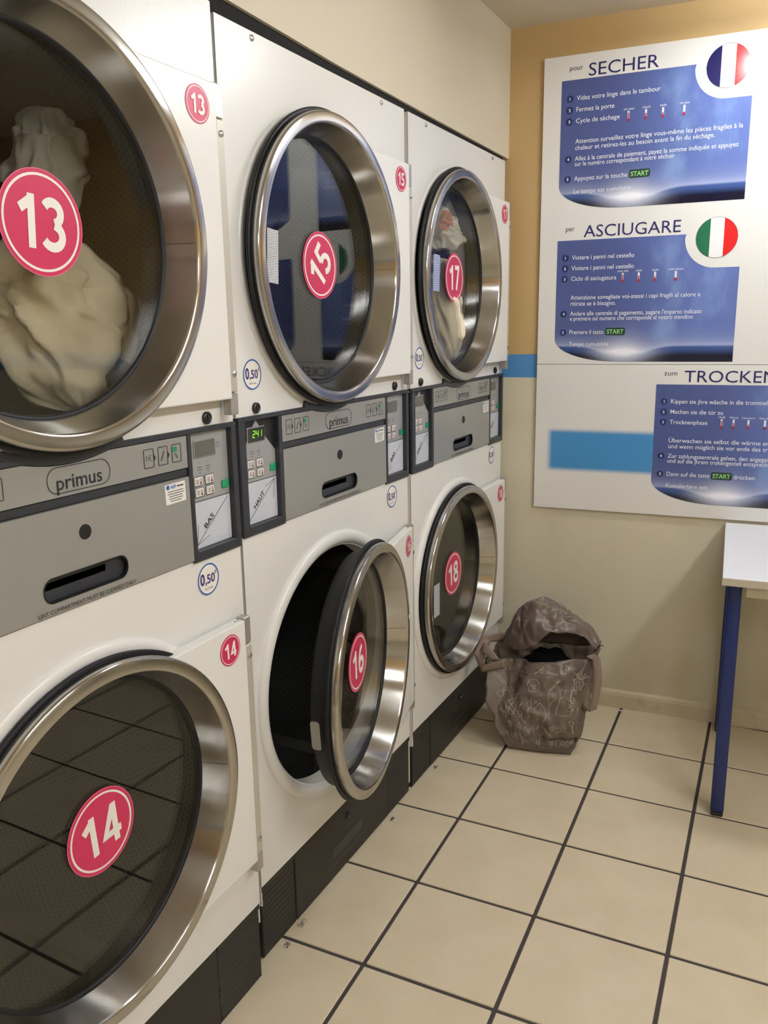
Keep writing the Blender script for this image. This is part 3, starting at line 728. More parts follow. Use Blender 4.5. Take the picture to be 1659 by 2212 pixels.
A0, B0, C0 = (0.025, 0.387), (0.0, 1.207), (0.0, 2.0085)
make_stack(*A0, ('13', '14'), (math.radians(-4), math.radians(4), 0, math.radians(2)), 0.0, (None, None), False, 0.373, ((0.016, 0.010), (0.012, 0.004)), 'stacked white tumble dryers numbered 13 and 14, nearest the camera')
make_stack(*B0, ('15', '16'), (math.radians(52), math.radians(2), 0, 0), math.radians(11.0), ((-0.177, 0.005, 0.108, 0.040, math.radians(-4), 'fine_print'), (-0.150, -0.105, 0.12, 0.045, math.radians(2), 'fine_print')), True, 0.355, ((0.010, -0.003), (0.014, 0.004)), 'middle stack of white tumble dryers numbered 15 and 16, lower door ajar')
make_stack(*C0, ('17', '18'), (0.0, math.radians(3), 0, 0), 0.0, ((-0.110, 0.012, 0.105, 0.046, math.radians(-3), 'fine_print_blue'), (-0.112, -0.050, 0.11, 0.045, 0, 'fine_print')), False, 0.338, ((0.028, 0.004), (0.026, 0.004)), 'farthest stack of white tumble dryers numbered 17 and 18, by the ochre wall')

# ------------------------------------------------------------------ laundry behind the glass
def crumple(name, path, radii, material, seed, label, cat, flat=0.8, folds=7, amp=0.22, nu=64, nv=56, group=None):
    pts = [Vector(p) for p in path]
    def at(t):
        k = t*(len(pts)-1); i = min(int(k), len(pts)-2); f = k-i; f2 = f*f*(3-2*f)
        return pts[i].lerp(pts[i+1], f), radii[i]+(radii[i+1]-radii[i])*f2
    o0 = pts[0].copy()
    def P(i, j):
        t = j/(nv-1); p, r = at(t); a = 2*PI*i/nu
        endc = max(0.0, 1-abs(2*t-1)**6); r = r*math.sqrt(endc)
        nz = noise.noise(Vector((math.cos(a)*1.4+seed, math.sin(a)*1.4, t*3.2)))
        fold = math.sin(folds*a + 5*nz + 4*t + seed)*0.5 + math.sin((folds*2+1)*a + 7*nz - 6*t)*0.25
        rr = r*(1 + amp*fold + 0.5*amp*nz)
        q = Vector((flat*rr*math.sin(a), rr*math.cos(a), 0.25*rr*math.sin(a*2+seed)*0.5))
        q += 0.012*noise.noise_vector(Vector((q.x*14+seed, q.y*14, t*9)))
        return p - o0 + q
    mb = MB(); mb.grid(P, nu, nv, 0, True); o = mb.build(name, material, None, o0, smooth=PI); fixn(o)
    return tag(o, label, cat, group)
XA = -0.100
crumple('bed_sheet', [(XA, 0.92, 1.285), (XA-0.01, 0.915, 1.40), (XA-0.02, 0.895, 1.49), (XA-0.02, 0.905, 1.57)], [0.10, 0.125, 0.145, 0.10], 'cream_cloth', 3.1, 'cream sheet tumbling behind the glass of dryer 13', 'laundry', 0.32, 7, 0.34)
crumple('pillow_case', [(XA-0.04, 0.91, 1.58), (XA-0.05, 0.93, 1.66), (XA-0.05, 0.945, 1.72), (XA-0.05, 0.955, 1.775)], [0.055, 0.07, 0.065, 0.05], 'grey_cloth', 5.7, 'greyish cloth flung up above the 13 sticker inside dryer 13', 'laundry', 0.5, 5)
XC = -0.074
crumple('cotton_trousers', [(XC, 2.47, 1.290), (XC, 2.435, 1.40), (XC, 2.41, 1.50), (XC, 2.395, 1.58), (XC-0.005, 2.375, 1.63)], [0.055, 0.095, 0.095, 0.085, 0.06], 'cream_cloth', 1.3, 'cream garment piled at the left inside dryer 17', 'laundry', 0.5, 6)
crumple('white_shirt', [(XC-0.03, 2.48, 1.655), (XC-0.03, 2.50, 1.70), (XC-0.03, 2.465, 1.745), (XC-0.02, 2.42, 1.785)], [0.07, 0.085, 0.075, 0.04], 'white_cloth', 8.2, 'whitish garment tossed to the top inside dryer 17', 'laundry', 0.6, 5)
crumple('orange_cloth', [(XC+0.025, 2.365, 1.705), (XC+0.025, 2.375, 1.735), (XC+0.02, 2.385, 1.765)], [0.03, 0.034, 0.02], 'orange_cloth', 2.2, 'small orange red cloth high up inside dryer 17', 'laundry', 0.5, 4, nu=32, nv=24)

# ------------------------------------------------------------------ instruction boards
CW = 1/math.cos(WA)
OFF = -0.012
def W3(s, zz, off=0.0): return (s*CW, OFF-off, zz)       # board-local (parent frame at wall)
def poly_y(mb, pts, y0, y1, mi=0):
    n = len(pts)
    vs = [(x, y0, zz) for x, zz in pts]+[(x, y1, zz) for x, zz in pts]
    mb.add(vs, [tuple(range(n)), tuple(reversed(range(n, 2*n)))]+[(i, n+i, n+(i+1) % n, (i+1) % n) for i in range(n)], mi)
def flat_y(mb, pts, y, mi=0):
    mb.add([(x, y, zz) for x, zz in pts], [tuple(range(len(pts)))], mi)
def circ(cx, cz, r, n=32, a0=0, a1=2*PI):
    return [(cx+r*math.cos(a0+(a1-a0)*k/n), cz+r*math.sin(a0+(a1-a0)*k/n)) for k in range(n if abs(a1-a0-2*PI) < 1e-6 else n+1)]
BX0, BX1 = 0.1185, 1.525
def board(name, z0, z1, label):
    o = MB().bevel_box((BX0*CW, -0.012, z0), (BX1*CW, -0.002, z1), 0.0008, 1).build(name, 'poster_white', None, (0, DW, 0), WA)
    return tag(o, label, 'instruction board', 'instruction boards')
bu = board('instruction_board', 1.2765, 2.2745, 'upper white board with French and Italian drying instructions')
bl = board('instruction_board', 0.7545, 1.2750, 'lower white board with German drying instructions above the table')
def disc_stripes(mb, cx, cz, r, y, mats_):
    for k, mi in enumerate(mats_):
        xa, xb = cx-r+2*r*k/3, cx-r+2*r*(k+1)/3
        xa, xb = (xa if k else cx-r), (xb if k < 2 else cx+r)
        pts = []
        for q in range(17):
            x = xa+(xb-xa)*q/16; pts.append((x, cz-math.sqrt(max(0, r*r-(x-cx)**2))))
        for q in range(17):
            x = xb+(xa-xb)*q/16; pts.append((x, cz+math.sqrt(max(0, r*r-(x-cx)**2))))
        flat_y(mb, pts, y, mi)
def blue_panel(bd, px, ptop, head, lines, caps, flag, start_at, start_extra=None, notch=True):
    """printed instruction panel with upper left corner (px, ptop)"""
    wd, ht = 0.583, 0.408; zb = ptop-ht
    pts = [(0, ht)]
    if notch:
        pts += [(0.4165, ht)]
        fc = (0.509, ht-0.012); rr = 0.0955
        a_s = math.asin(0.012/rr)
        for k in range(1, 13):
            a = PI - a_s + (PI/2 + a_s)*k/12; pts.append((fc[0]+rr*math.cos(a), fc[1]+rr*math.sin(a)))
        pts += [(wd, fc[1]-rr)]
    else: pts += [(wd, ht)]
    pts += [(wd, 0), (0.215, 0)]
    for k in range(1, 15):
        a = 1.5*PI - (PI/2)*k/14; pts.append((0.215+0.215*math.cos(a), 0.078+0.078*math.sin(a)))
    pts = list(reversed(pts))
    mb = MB(); mb.add([(x*CW, 0, zz) for x, zz in pts]+[(x*CW, 0.0006, zz) for x, zz in pts], [tuple(range(len(pts))), tuple(reversed(range(len(pts), 2*len(pts))))])
    pn = mb.build('printed_panel', 'panel_print', bd, (px*CW, OFF-0.0006, zb)); fixn(pn)
    if head:
        small, big, bx, bw, sx, sw_, hz = head
        m2 = MB(); put_text(m2, big, (bx*CW, OFF-0.0008, ptop+hz), (1, 0, 0), ZX, 0.0405, width=bw*CW, mi=0)
        m2.build('heading', 'poster_navy', bd)
        m2 = MB(); put_text(m2, small, (sx*CW, OFF-0.0008, ptop+hz+0.022), (1, 0, 0), ZX, 0.0165, width=sw_*CW, mi=0); m2.build('heading', 'poster_grey', bd)
    if flag:
        m2 = MB(); cx, cz = (px+0.509)*CW, ptop-0.0145
        disc_stripes(m2, cx, cz, 0.0625, OFF-0.0008, flag[1])
        m2.add([(x, OFF-0.0009, zz) for x, zz in circ(cx, cz, 0.0632, 48)]+[(x, OFF-0.0009, zz) for x, zz in circ(cx, cz, 0.0622, 48)], [(k, (k+1) % 48, 48+(k+1) % 48, 48+k) for k in range(48)], 4)
        m2.build('flag_badge', ['flag_blue', 'flag_white', 'flag_red', 'flag_green', 'poster_grey'], bd)
    ty = -0.0006
    nums = {0: '1', 1: '2', 2: '3', 5: '4', 7: '5'}
    dzs = [-0.0635, -0.0985, -0.1335, -0.1965, -0.2170, -0.2505, -0.2675, -0.3135, -0.3545]
    for k, dz_ in enumerate(dzs):
        zz = ht+dz_
        if k in nums:
            m2 = MB(); flat_y(m2, circ(0.0285*CW, zz+0.006, 0.0112, 20), ty-0.0002, 0)
            if lines: put_text(m2, nums[k], (0.0285*CW, ty-0.0006, zz+0.006), (1, 0, 0), ZX, 0.0095, bold=0.03, mi=1, center=True)
            m2.build('bullet', ['bullet', 'poster_text'], pn)
        if lines and lines[k]:
            s, wdt = lines[k]
            m2 = MB(); put_text(m2, s, (0.0505*CW, ty-0.0004, zz), (1, 0, 0), ZX, 0.0150, width=wdt*CW, bold=0.004); m2.build('text_line', 'poster_text', pn)
    if caps:
        for s, cx, cw in caps:
            m2 = MB(); zz = ht-0.1335
            put_text(m2, s, (cx*CW, ty-0.0004, zz+0.027), (1, 0, 0), ZX, 0.0075, width=cw*CW, center=True, mi=0)
            k = caps.index((s, cx, cw)); fill = (0.017, 0.011, 0.007, 0.002)[k]
            x = cx*CW
            m2.add([(x-0.0032, ty-0.0003, zz-0.004), (x+0.0032, ty-0.0003, zz-0.004), (x+0.0032, ty-0.0003, zz+0.020), (x-0.0032, ty-0.0003, zz+0.020)], [(0, 1, 2, 3)], 0)
            flat_y(m2, circ(x, zz-0.006, 0.0048, 14), ty-0.0004, 1)
            m2.add([(x-0.0019, ty-0.0005, zz-0.006), (x+0.0019, ty-0.0005, zz-0.006), (x+0.0019, ty-0.0005, zz-0.002+fill), (x-0.0019, ty-0.0005, zz-0.002+fill)], [(0, 1, 2, 3)], 1)
            m2.build('thermometer', ['poster_text', 'thermo_red'], pn)
    if start_at:
        sx, zz = start_at, ht-0.3135
        m2 = MB(); flat_y(m2, list((x, q) for x, q in rrect(sx*CW, (sx+0.066)*CW, zz-0.005, zz+0.020, 0.006, 4)), ty-0.0003, 0)
        put_text(m2, 'START', ((sx+0.033)*CW, ty-0.0006, zz+0.0075), (1, 0, 0), ZX, 0.0150, width=0.056, bold=0.02, mi=1, center=True)
        m2.build('start_symbol', ['start_green', 'start_text'], pn)
        if start_extra:
            s, ex, ew = start_extra; m2 = MB(); put_text(m2, s, (ex*CW, ty-0.0004, zz), (1, 0, 0), ZX, 0.0150, width=ew*CW, bold=0.004); m2.build('text_line', 'poster_text', pn)
    return pn
FR = [('Videz votre linge dans le tambour', 0.263), ('Fermez la porte', 0.122), ('Cycle de séchage', 0.140), ('Attention surveillez votre linge vous-même les pièces fragiles à la', 0.513), ('chaleur et retirez-les au besoin avant la fin du séchage.', 0.433), ('Allez à la centrale de paiement, payez la somme indiquée et appuyez', 0.504), ('sur le numéro correspondant à votre séchoir', 0.317), ('Appuyez sur la touche', 0.172), ('Le temps est cumulable', 0.186)]
IT = [('Viotare i panni nel cestello', 0.206), ('Viotare i panni nel cestello', 0.206), ('Ciclo di asciugatura', 0.151), ("Attenzione sovegliate voi-stessi i capi fragili al calore e", 0.421), ('ritirate se è bisogno.', 0.153), ("Andare alle centrale di pagamento, pagare l'imperto indicato", 0.428), ('e premere sul numero che corrisponde al vostro stendino', 0.402), ('Premere il tasto', 0.116), ('Tempo cumulabile', 0.134)]
DE = [('Kippen sie jhre wäsche in die trommel', 0.298), ('Machen sie die tür zu', 0.166), ('Trocknenphase', 0.120), ('Überwachen sie selbst die wärme empfi', 0.340), ('und wenn müglich sie vor ende des troc', 0.330), ('Zur zahlungszentrale gehen, den angegebe', 0.330), ('und auf die jhrem trokengestell entsprechen', 0.332), ('Dann auf die taste', 0.138), ('Kumulierbare zeit', 0.134)]
blue_panel(bu, 0.1785, 2.1985, ('pour', 'SECHER', 0.265, 0.218, 0.2035, 0.043, 0.0065), FR, [('très chaud', 0.218, 0.032), ('chaud', 0.272, 0.024), ('tiède', 0.324, 0.020), ('très doux', 0.388, 0.030)], ('fr', (0, 1, 2)), 0.2285)
blue_panel(bu, 0.1795, 1.6935, ('per', 'ASCIUGARE', 0.267, 0.311, 0.207, 0.029, 0.0085), IT, [('molto caldo', 0.222, 0.036), ('caldo', 0.274, 0.020), ('tiepido', 0.326, 0.022), ('molto delicato', 0.391, 0.046)], ('it', (3, 1, 2)), 0.1725)
blue_panel(bl, 0.5295, 1.2095, ('zum', 'TROCKEN', 0.618, 0.282, 0.553, 0.042, 0.0085), DE, [('Heiß', 0.214, 0.020), ('Warm', 0.251, 0.026), ('Lauwarm', 0.296, 0.040), ('Ganz sanft', 0.346, 0.036)], None, 0.193, ('drücken', 0.264, 0.065), notch=False)
blue_panel(bu, 0.9000, 2.1985, None, None, None, None, None)
blue_panel(bu, 0.9000, 1.6935, None, None, None, None, None)
MB().box((0, -0.0004, 0), (0.372*CW, 0.0, 0.166)).build('printed_bar', 'soft_bar', bl, (0.157*CW, OFF, 0.888))

# ------------------------------------------------------------------ folding table
TA = WA
tb = empty('laundry_table', (0.832, 2.198, 0.0), TA); tag(tb, 'white laminate table with dark blue legs under the instruction boards', 'table')
TL, TD, TZ = 1.30, 0.667, 0.745
MB().bevel_box((0, 0, TZ-0.024), (TL, TD, TZ), 0.002, 2).build('table_top', 'table_top', tb)
MB().bevel_box((-0.0008, -0.0012, TZ-0.0225), (TL+0.0008, -0.0001, TZ-0.0025), 0.0004, 1).build('edge_band', 'table_edge', tb)
for nm, lo, hi in (('apron', (0.062, 0.034, TZ-0.062), (TL-0.062, 0.052, TZ-0.024)), ('apron', (0.062, TD-0.052, TZ-0.062), (TL-0.062, TD-0.034, TZ-0.024)), ('apron', (0.028, 0.07, TZ-0.062), (0.046, TD-0.07, TZ-0.024)), ('apron', (TL-0.046, 0.07, TZ-0.062), (TL-0.028, TD-0.07, TZ-0.024))):
    MB().bevel_box(lo, hi, 0.002, 1).build(nm, 'apron', tb)
for lx in (0.034, TL-0.034):
    for ly in (0.072, TD-0.050):
        lg = MB().bevel_box((lx-0.0185, ly-0.0185, 0.012), (lx+0.0185, ly+0.0185, TZ-0.024), 0.006, 3).build('leg', 'leg_blue', tb, smooth=SM)
        MB().bevel_box((lx-0.0172, ly-0.0172, 0.0), (lx+0.0172, ly+0.0172, 0.0125), 0.004, 2).build('foot_cap', 'foot_black', lg)

# ------------------------------------------------------------------ shopping bag
BR0 = Vector((0.285, 2.45, 0.0))
bag = empty('shopping_bag', BR0); tag(bag, 'brown printed reusable shopping bag standing open on the floor beside dryer 18', 'bag')
R0 = [(0.186, 2.374, 0.004), (0.387, 2.421, 0.004), (0.368, 2.545, 0.004), (0.168, 2.500, 0.004)]
R1 = [(0.128, 2.368, 0.150), (0.408, 2.418, 0.160), (0.400, 2.585, 0.150), (0.118, 2.535, 0.150)]
R2 = [(0.092, 2.410, 0.285), (0.432, 2.452, 0.340), (0.420, 2.610, 0.345), (0.098, 2.560, 0.320)]
def body(side, a, v):
    def edge(R):
        p, q = Vector(R[side]), Vector(R[(side+1) % 4]); return p.lerp(q, a)
    p0, p1, p2 = edge(R0), edge(R1), edge(R2)
    l0 = 2*(v-0.5)*(v-1); l1 = -4*v*(v-1); l2 = 2*v*(v-0.5)
    p = p0*l0 + p1*l1 + p2*l2
    mid = Vector((0.27, 2.47, p.z)); out = (p-mid)
    bul = math.sin(PI*a)
    if side == 2 or side == 0: p.y += (0.010 if side == 2 else -0.006)*bul
    nz = noise.noise_vector(Vector((p.x*11, p.y*11, p.z*9)))
    ridge = 0.5-abs(noise.noise(Vector((p.x*16+4, p.y*16, p.z*13))))
    env = min(1.0, v*5+0.15)
    p = p + Vector((nz.x*0.010, nz.y*0.010, nz.z*0.005*(1 if v > 0.03 else 0)))*env + out.normalized()*(ridge*0.026+(0.5-abs(noise.noise(Vector((p.x*34, p.y*34+7, p.z*26)))))*0.013)*env
    if side == 0:      # stiff sheet folds: the upper left and the right edge are pushed in
        t = min(1.0, max(0.0, (v-0.35)/0.6)); ac = 0.13+0.33*t*t*(3-2*t)
        if a < ac: p.y += 0.040*min(1.0, (ac-a)/0.10)*min(1.0, v*2.5)*min(1.0, a*6)
        ar = 0.93-0.20*t
        if a > ar: p.y += 0.022*min(1.0, (a-ar)/0.07)*min(1.0, v*2.5)*min(1.0, (1-a)*6)
        p.y += 0.018*max(0.0, 1-abs(v-0.10-0.10*a)/0.05)*(1 if a > 0.5 else 0.3)
    if p.z < 0.001: p.z = 0.001
    return p - BR0
NA, NVB = 44, 52
def P(i, j):
    side, k = divmod(i, NA); return body(side, k/NA, j/(NVB-1))
mb = MB(); mb.grid(P, 4*NA, NVB, 0, True)
mb.f.append(tuple(i*NVB for i in reversed(range(4*NA)))); mb.mi.append(0)
bo = mb.build('bag_body', ['bag', 'bag_inside'], bag, smooth=PI); fixn(bo)
so = bo.modifiers.new('thick', 'SOLIDIFY'); so.thickness = 0.0025; so.offset = -1; so.material_offset = 1
# back panel standing up and flopping forward
RX = [0.130, 0.165, 0.205, 0.250, 0.300, 0.350, 0.400, 0.440]
RIDGE = [(2.53, 0.360), (2.515, 0.450), (2.51, 0.490), (2.505, 0.512), (2.53, 0.485), (2.545, 0.452), (2.555, 0.418), (2.56, 0.352)]
FRONT = [(2.475, 0.335), (2.452, 0.330), (2.430, 0.338), (2.412, 0.372), (2.425, 0.418), (2.440, 0.422), (2.47, 0.402), (2.50, 0.345)]
BACK = [(2.545, 0.315), (2.565, 0.31), (2.575, 0.31), (2.585, 0.31), (2.59, 0.315), (2.60, 0.32), (2.605, 0.325), (2.60, 0.33)]
def interp(tab, s):
    k = s*(len(tab)-1); i = min(int(k), len(tab)-2); f = k-i
    a, b_ = tab[i], tab[i+1]
    return (a+(b_-a)*f) if not isinstance(a, tuple) else tuple(p+(q-p)*f for p, q in zip(a, b_))
def flap(s, t):
    x = interp(RX, s); r, f, bk = interp(RIDGE, s), interp(FRONT, s), interp(BACK, s)
    if t < 0.45: u = t/0.45; y = bk[0]+(r[0]-bk[0])*u; zz = bk[1]+(r[1]-bk[1])*math.sin(u*PI/2)
    else: u = (t-0.45)/0.55; y = r[0]+(f[0]-r[0])*math.sin(u*PI/2); zz = r[1]+(f[1]-r[1])*(1-math.cos(u*PI/2))
    p = Vector((x, y, zz)); nz = noise.noise_vector(Vector((x*18+3, y*18, zz*18)))
    rd = 0.5-abs(noise.noise(Vector((x*26, y*26+2, zz*26))))
    return p + nz*0.010 + Vector((0.3, -0.6, 0.7))*(rd*0.024+(0.5-abs(noise.noise(Vector((x*48, y*48, zz*48+5)))))*0.008) - BR0
mb = MB(); mb.grid(lambda i, j: flap(i/63, j/49), 64, 50)
fo = mb.build('back_panel', ['bag', 'bag_inside'], bag, smooth=PI)
so = fo.modifiers.new('thick', 'SOLIDIFY'); so.thickness = 0.0025; so.offset = 0
# printed line drawings laid on the cloth
def doodle(kind, cx, cy, s, rot=0.0):
    L = []
    def arc(x, y, rx, ry, a0=0, a1=360, n=14): return [(x+rx*math.cos(math.radians(a0+(a1-a0)*k/n)), y+ry*math.sin(math.radians(a0+(a1-a0)*k/n))) for k in range(n+1)]
    if kind == 'pine':
        L.append(arc(0, -.25, .42, .5))
        for k in (-.28, 0, .28): L += [[(k-.22, -.62), (k+.26, .15)], [(k+.22, -.62), (k-.26, .15)]]
        for k in (-.45, -.25, -.08, .1, .28, .45): L.append([(k*.3, .25), (k*.6, .55), (k*1.2, .85-abs(k)*.5)])
    elif kind == 'spoon': L += [arc(0, .55, .16, .28), [(-.03, .27), (-.05, -.8), (.05, -.8), (.03, .27)]]
    elif kind == 'fork':
        L += [[(x, .85), (x, .4)] for x in (-.18, -.06, .06, .18)] + [[(-.18, .4), (-.1, .2), (-.05, .1), (-.07, -.85), (.07, -.85), (.05, .1), (.1, .2), (.18, .4)]]
    elif kind == 'fish':
        L += [[(0, 1), (.25, .6), (.28, .1), (.08, -.5), (.3, -.95)], [(0, 1), (-.25, .6), (-.28, .1), (-.08, -.5), (-.3, -.95)], [(-.3, -.95), (0, -.65), (.3, -.95)]]
        for k in range(9): L.append([(-.22, .5-.1*k), (-.02, .42-.1*k), (-.18, .46-.1*k)])
    elif kind == 'choc':
        L += [[(-.5, -.9), (.5, -.9), (.5, .4), (.3, .55), (.1, .35), (-.15, .6), (-.5, .45), (-.5, -.9)], [(-.5, .6), (-.5, 1), (.45, 1), (.5, .6)], [(-.16, .62), (-.16, 1)], [(.16, .5), (.16, 1)]]
    elif kind == 'jar':
        L += [[(-.45, -.7), (.45, -.7), (.5, .3), (.35, .5), (.35, .75), (-.35, .75), (-.35, .5), (-.5, .3), (-.45, -.7)], [(-.3, -.05), (.3, -.05)], [(-.3, .12), (.3, .12)], [(-.25, -.4), (.25, -.4)], arc(.0, -.25, .1, .1)]
    elif kind == 'blob':
        L += [[((.6+.08*math.sin(9*t))*math.cos(t), (.35+.06*math.cos(7*t))*math.sin(t)) for t in [k*2*PI/28 for k in range(29)]]]
        for k in range(7): L.append([(-.45+.14*k, -.15), (-.38+.14*k, .18)])
    elif kind == 'pot':
        L += [[(-.7, .15), (-.6, -.5), (.6, -.5), (.7, .15), (-.7, .15)], arc(.78, -.1, .2, .15), arc(-.78, -.1, .2, .15), [(-.4, .3), (-.3, .6), (.3, .6), (.4, .3), (-.4, .3)]]
    elif kind == 'knife': L += [[(-.08, -.9), (.08, -.9), (.08, -.1), (.14, .1), (.12, .9), (-.08, .5), (-.08, -.9)]]
    elif kind == 'cup': L += [[(-.3, .4), (-.2, -.4), (.2, -.4), (.3, .4), (-.3, .4)], arc(.35, 0, .14, .2, -80, 80)]
    elif kind == 'carrot': L += [[(-.15, .4), (0, -.9), (.15, .4), (-.15, .4)], [(0, .4), (-.2, .85)], [(0, .4), (0, .95)], [(0, .4), (.2, .85)]]
    c, sn = math.cos(rot), math.sin(rot)
    return [[(cx+s*(x*c-y*sn), cy+s*(x*sn+y*c)) for x, y in pl] for pl in L]
def print_on(name, surf, sa, sv, polys, parent, wd=0.0014, off=0.002, texts=()):
    mb = MB()
    def nrm(a, v):
        e_ = 0.01; p = surf(a, v); n_ = (surf(a+e_, v)-p).cross(surf(a, v+e_)-p)
        return p, (n_.normalized() if n_.length > 1e-12 else Vector((0, -1, 0)))
    for pl in polys:
        pts = []
        for (a, b_), (c, d) in zip(pl[:-1], pl[1:]):
            n_ = max(1, int(math.hypot((c-a)*sa, (d-b_)*sv)/0.006)); pts += [(a+(c-a)*k/n_, b_+(d-b_)*k/n_) for k in range(n_)]
        pts.append(pl[-1]); n_ = len(pts); vs = []
        for k in range(n_):
            q0, q1 = pts[max(k-1, 0)], pts[min(k+1, n_-1)]
            d = Vector(((q1[0]-q0[0])*sa, (q1[1]-q0[1])*sv)); d = d.normalized() if d.length > 1e-9 else Vector((1, 0))
            for sg in (-1, 1):
                a = pts[k][0] - sg*d.y*wd/2/sa; v = pts[k][1] + sg*d.x*wd/2/sv
                p, nn = nrm(a, v); vs.append(p+nn*off)
        mb.add(vs, [(2*k, 2*k+2, 2*k+3, 2*k+1) for k in range(n_-1)])
    for s, a0, v0, h, rot in texts:
        tv, tf, tw = text2d(s, 0.01); c, sn = math.cos(rot), math.sin(rot); out = []
        for x, y in tv:
            X_, Y_ = x*h, y*h; p, nn = nrm(a0+(X_*c-Y_*sn)/sa, v0+(X_*sn+Y_*c)/sv); out.append(p+nn*off*1.3)
        mb.add(out, tf)
    return mb.build(name, 'bag_print', parent)
def print_all(items, surf, sa, sv, off=0.002):
    for kind, a, v, s, rot in items:
        print_on('printed_drawing', surf, sa, sv, [[(a+x/sa, v+y/sv) for x, y in pl] for pl in doodle(kind, 0, 0, s, rot)], bag, off=off, texts=[('Choc', a+0.06, v-0.08, 0.014, PI/2)] if kind == 'choc' else ())
fr_items = [(k_, a_, v_, s_*1.12, r_) for k_, a_, v_, s_, r_ in [('pine', .28, .56, .052, .15), ('spoon', .45, .52, .034, -.05), ('fish', .57, .44, .050, .05), ('fork', .66, .60, .040, 0), ('choc', .81, .60, .038, -.1), ('jar', .51, .78, .024, .1), ('fork', .20, .30, .026, 0), ('knife', .31, .27, .034, 0), ('jar', .43, .27, .026, .05), ('blob', .74, .34, .032, .1), ('spoon', .90, .36, .026, .3), ('pot', .60, .13, .030, 0), ('carrot', .30, .12, .026, -.4), ('cup', .76, .14, .026, .3), ('blob', .38, .92, .030, 0), ('fork', .62, .90, .024, 1.3), ('cup', .74, .92, .024, 0), ('spoon', .56, .93, .022, -.8), ('fork', .90, .93, .028, -.2), ('pine', .90, .80, .032, -.15), ('carrot', .12, .15, .022, .3), ('cup', .13, .62, .024, .2), ('knife', .10, .80, .026, .5), ('blob', .14, .44, .024, 1.2), ('jar', .88, .16, .024, -.2), ('spoon', .36, .40, .020, .5), ('carrot', .20, .92, .024, .2), ('cup', .50, .62, .018, .1), ('carrot', .68, .78, .022, -.6), ('jar', .22, .18, .018, .3), ('fork', .94, .50, .022, -.3), ('cup', .52, .20, .018, -.2), ('knife', .66, .24, .024, .6)]]
print_all(fr_items, lambda a, v: body(0, min(max(a, 0.0), 1.0), min(max(v, 0.0), 1.0)), 0.28, 0.33)
print_all([('pine', .3, .75, .03, 0), ('fork', .6, .7, .03, .4), ('jar', .75, .45, .024, 0), ('spoon', .4, .35, .026, -.3), ('blob', .6, .15, .02, 0)], lambda a, v: body(3, min(max(a, 0.0), 1.0), min(max(v, 0.0), 1.0)), 0.16, 0.33)
print_all([('fish', .2, .72, .035, .6), ('pine', .42, .55, .036, -.3), ('fork', .55, .66, .030, .8), ('jar', .66, .6, .024, .3), ('blob', .78, .62, .028, -.3), ('carrot', .12, .6, .022, .5), ('spoon', .30, .6, .024, -.4), ('blob', .50, .80, .022, .2), ('fork', .70, .75, .022, 1.0), ('cup', .33, .8, .022, 0), ('pot', .6, .45, .022, .2), ('knife', .75, .46, .026, -.9)], lambda a, v: flap(min(max(a, 0.0), 1.0), min(max(v, 0.0), 1.0)), 0.32, 0.30, -0.0034)
# woven carrying handles
def ribbon(name, pts, wdir, wd, parent):
    pts = [Vector(p)-BR0 for p in pts]; wdv = [Vector(w_).normalized() for w_ in wdir]; m_ = 8; n = m_*(len(pts)-1)
    mb = MB()
    def P(i, j):
        k = min(i//m_, len(pts)-2); f = (i-k*m_)/m_
        p = pts[k].lerp(pts[k+1], f); wv_ = wdv[k].lerp(wdv[k+1], f).normalized()
        return p + wv_*wd*(j/3-0.5) + 0.004*noise.noise_vector(p*22)
    mb.grid(P, n+1, 4); o = mb.build(name, 'bag_strap', parent, smooth=math.radians(25))
    s = o.modifiers.new('thick', 'SOLIDIFY'); s.thickness = 0.0018; s.offset = 0
    return o
ribbon('handle', [(0.160, 2.398, 0.296), (0.082, 2.395, 0.268), (0.060, 2.42, 0.312), (0.078, 2.45, 0.352), (0.125, 2.475, 0.366), (0.170, 2.495, 0.330)], [(.05, -.2, 1), (.35, -.2, .9), (.95, .3, .1), (.75, .3, -.5), (.1, .4, -.9), (.3, .3, -.9)], 0.036, bag)
ribbon('handle', [(0.070, 2.425, 0.335), (0.098, 2.405, 0.325), (0.118, 2.41, 0.300), (0.140, 2.43, 0.285)], [(.4, .2, .9), (.8, .3, .4), (.9, .3, .1), (.8, .3, .3)], 0.030, bag)
ribbon('handle', [(0.430, 2.455, 0.352), (0.455, 2.445, 0.350), (0.463, 2.440, 0.280), (0.452, 2.432, 0.170), (0.426, 2.436, 0.188), (0.430, 2.450, 0.290)], [(.9, .2, .4), (.9, .2, .4), (1, .2, .1), (.9, .2, .5), (.6, .2, .8), (1, .2, 0)], 0.027, bag)
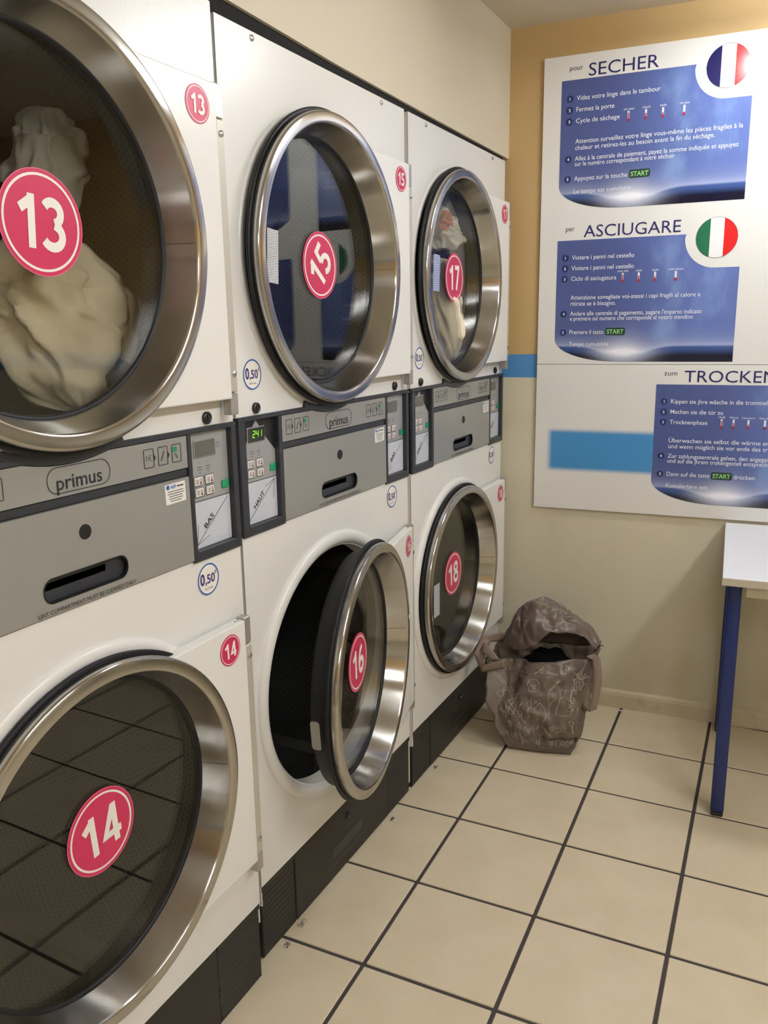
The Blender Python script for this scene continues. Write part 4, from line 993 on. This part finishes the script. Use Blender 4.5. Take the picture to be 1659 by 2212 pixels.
# dark stuff inside the bag
def lump(name, c, r, mt, seed, label, cat):
    mb = MB(); c = Vector(c)
    def P(i, j):
        th_ = PI*j/19; a = 2*PI*i/28; d_ = Vector((math.sin(th_)*math.cos(a), math.sin(th_)*math.sin(a), math.cos(th_)))
        k = 1+0.28*noise.noise(d_*2.2+Vector((seed, 0, 0))); return Vector((d_.x*r[0], d_.y*r[1], d_.z*r[2]))*k
    mb.grid(P, 28, 20, 0, True); o = mb.build(name, mt, None, c, smooth=PI); fixn(o); return tag(o, label, cat)
lump('folded_garment', (0.28, 2.512, 0.240), (0.100, 0.055, 0.085), 'black_cloth', 4.0, 'black garment stuffed inside the brown shopping bag', 'garment')

# ------------------------------------------------------------------ litter on the floor
mb = MB(); mb.grid(lambda i, j: (0.006*(i/5-0.5)*2, 0.004*(j/3-0.5)*2, 0.0015+0.0012*math.sin(i*1.3+j)), 6, 4); sc_ = mb.build('paper_scrap', 'paper', None, (0.470, 2.822, 0.0), 0.4)
s = sc_.modifiers.new('thick', 'SOLIDIFY'); s.thickness = 0.0004
tag(sc_, 'tiny white paper scrap on the tiles at the skirting', 'scrap')
dl = ['dust clump at the foot of the middle plinth vent nearest the camera', 'small dust clump on the grout line by the first plinth', 'dust clump at the far end of the middle plinth', 'dust clump under the vent of the farthest dryer']
for k, (x, y, r) in enumerate(((0.010, 1.345, 0.012), (0.016, 1.272, 0.010), (0.012, 1.830, 0.010), (0.012, 2.150, 0.009))):
    mb = MB(); rnd = random.Random(k)
    for q in range(26):
        a = rnd.uniform(0, 2*PI); p = Vector((rnd.gauss(0, r*0.3), rnd.gauss(0, r*0.7), abs(rnd.gauss(0, r*0.2))+0.001)); dv = Vector((math.cos(a), math.sin(a), rnd.uniform(0, 0.25)))*r*0.4
        mb.tube([p, p+dv*0.5+Vector((0, 0, 0.001)), p+dv], 0.0005, 4)
    o = mb.build('dust_clump', 'dust', None, (x, y, 0.0)); tag(o, dl[k], 'dust', 'dust clumps along the plinths')
bpy.context.view_layer.update()
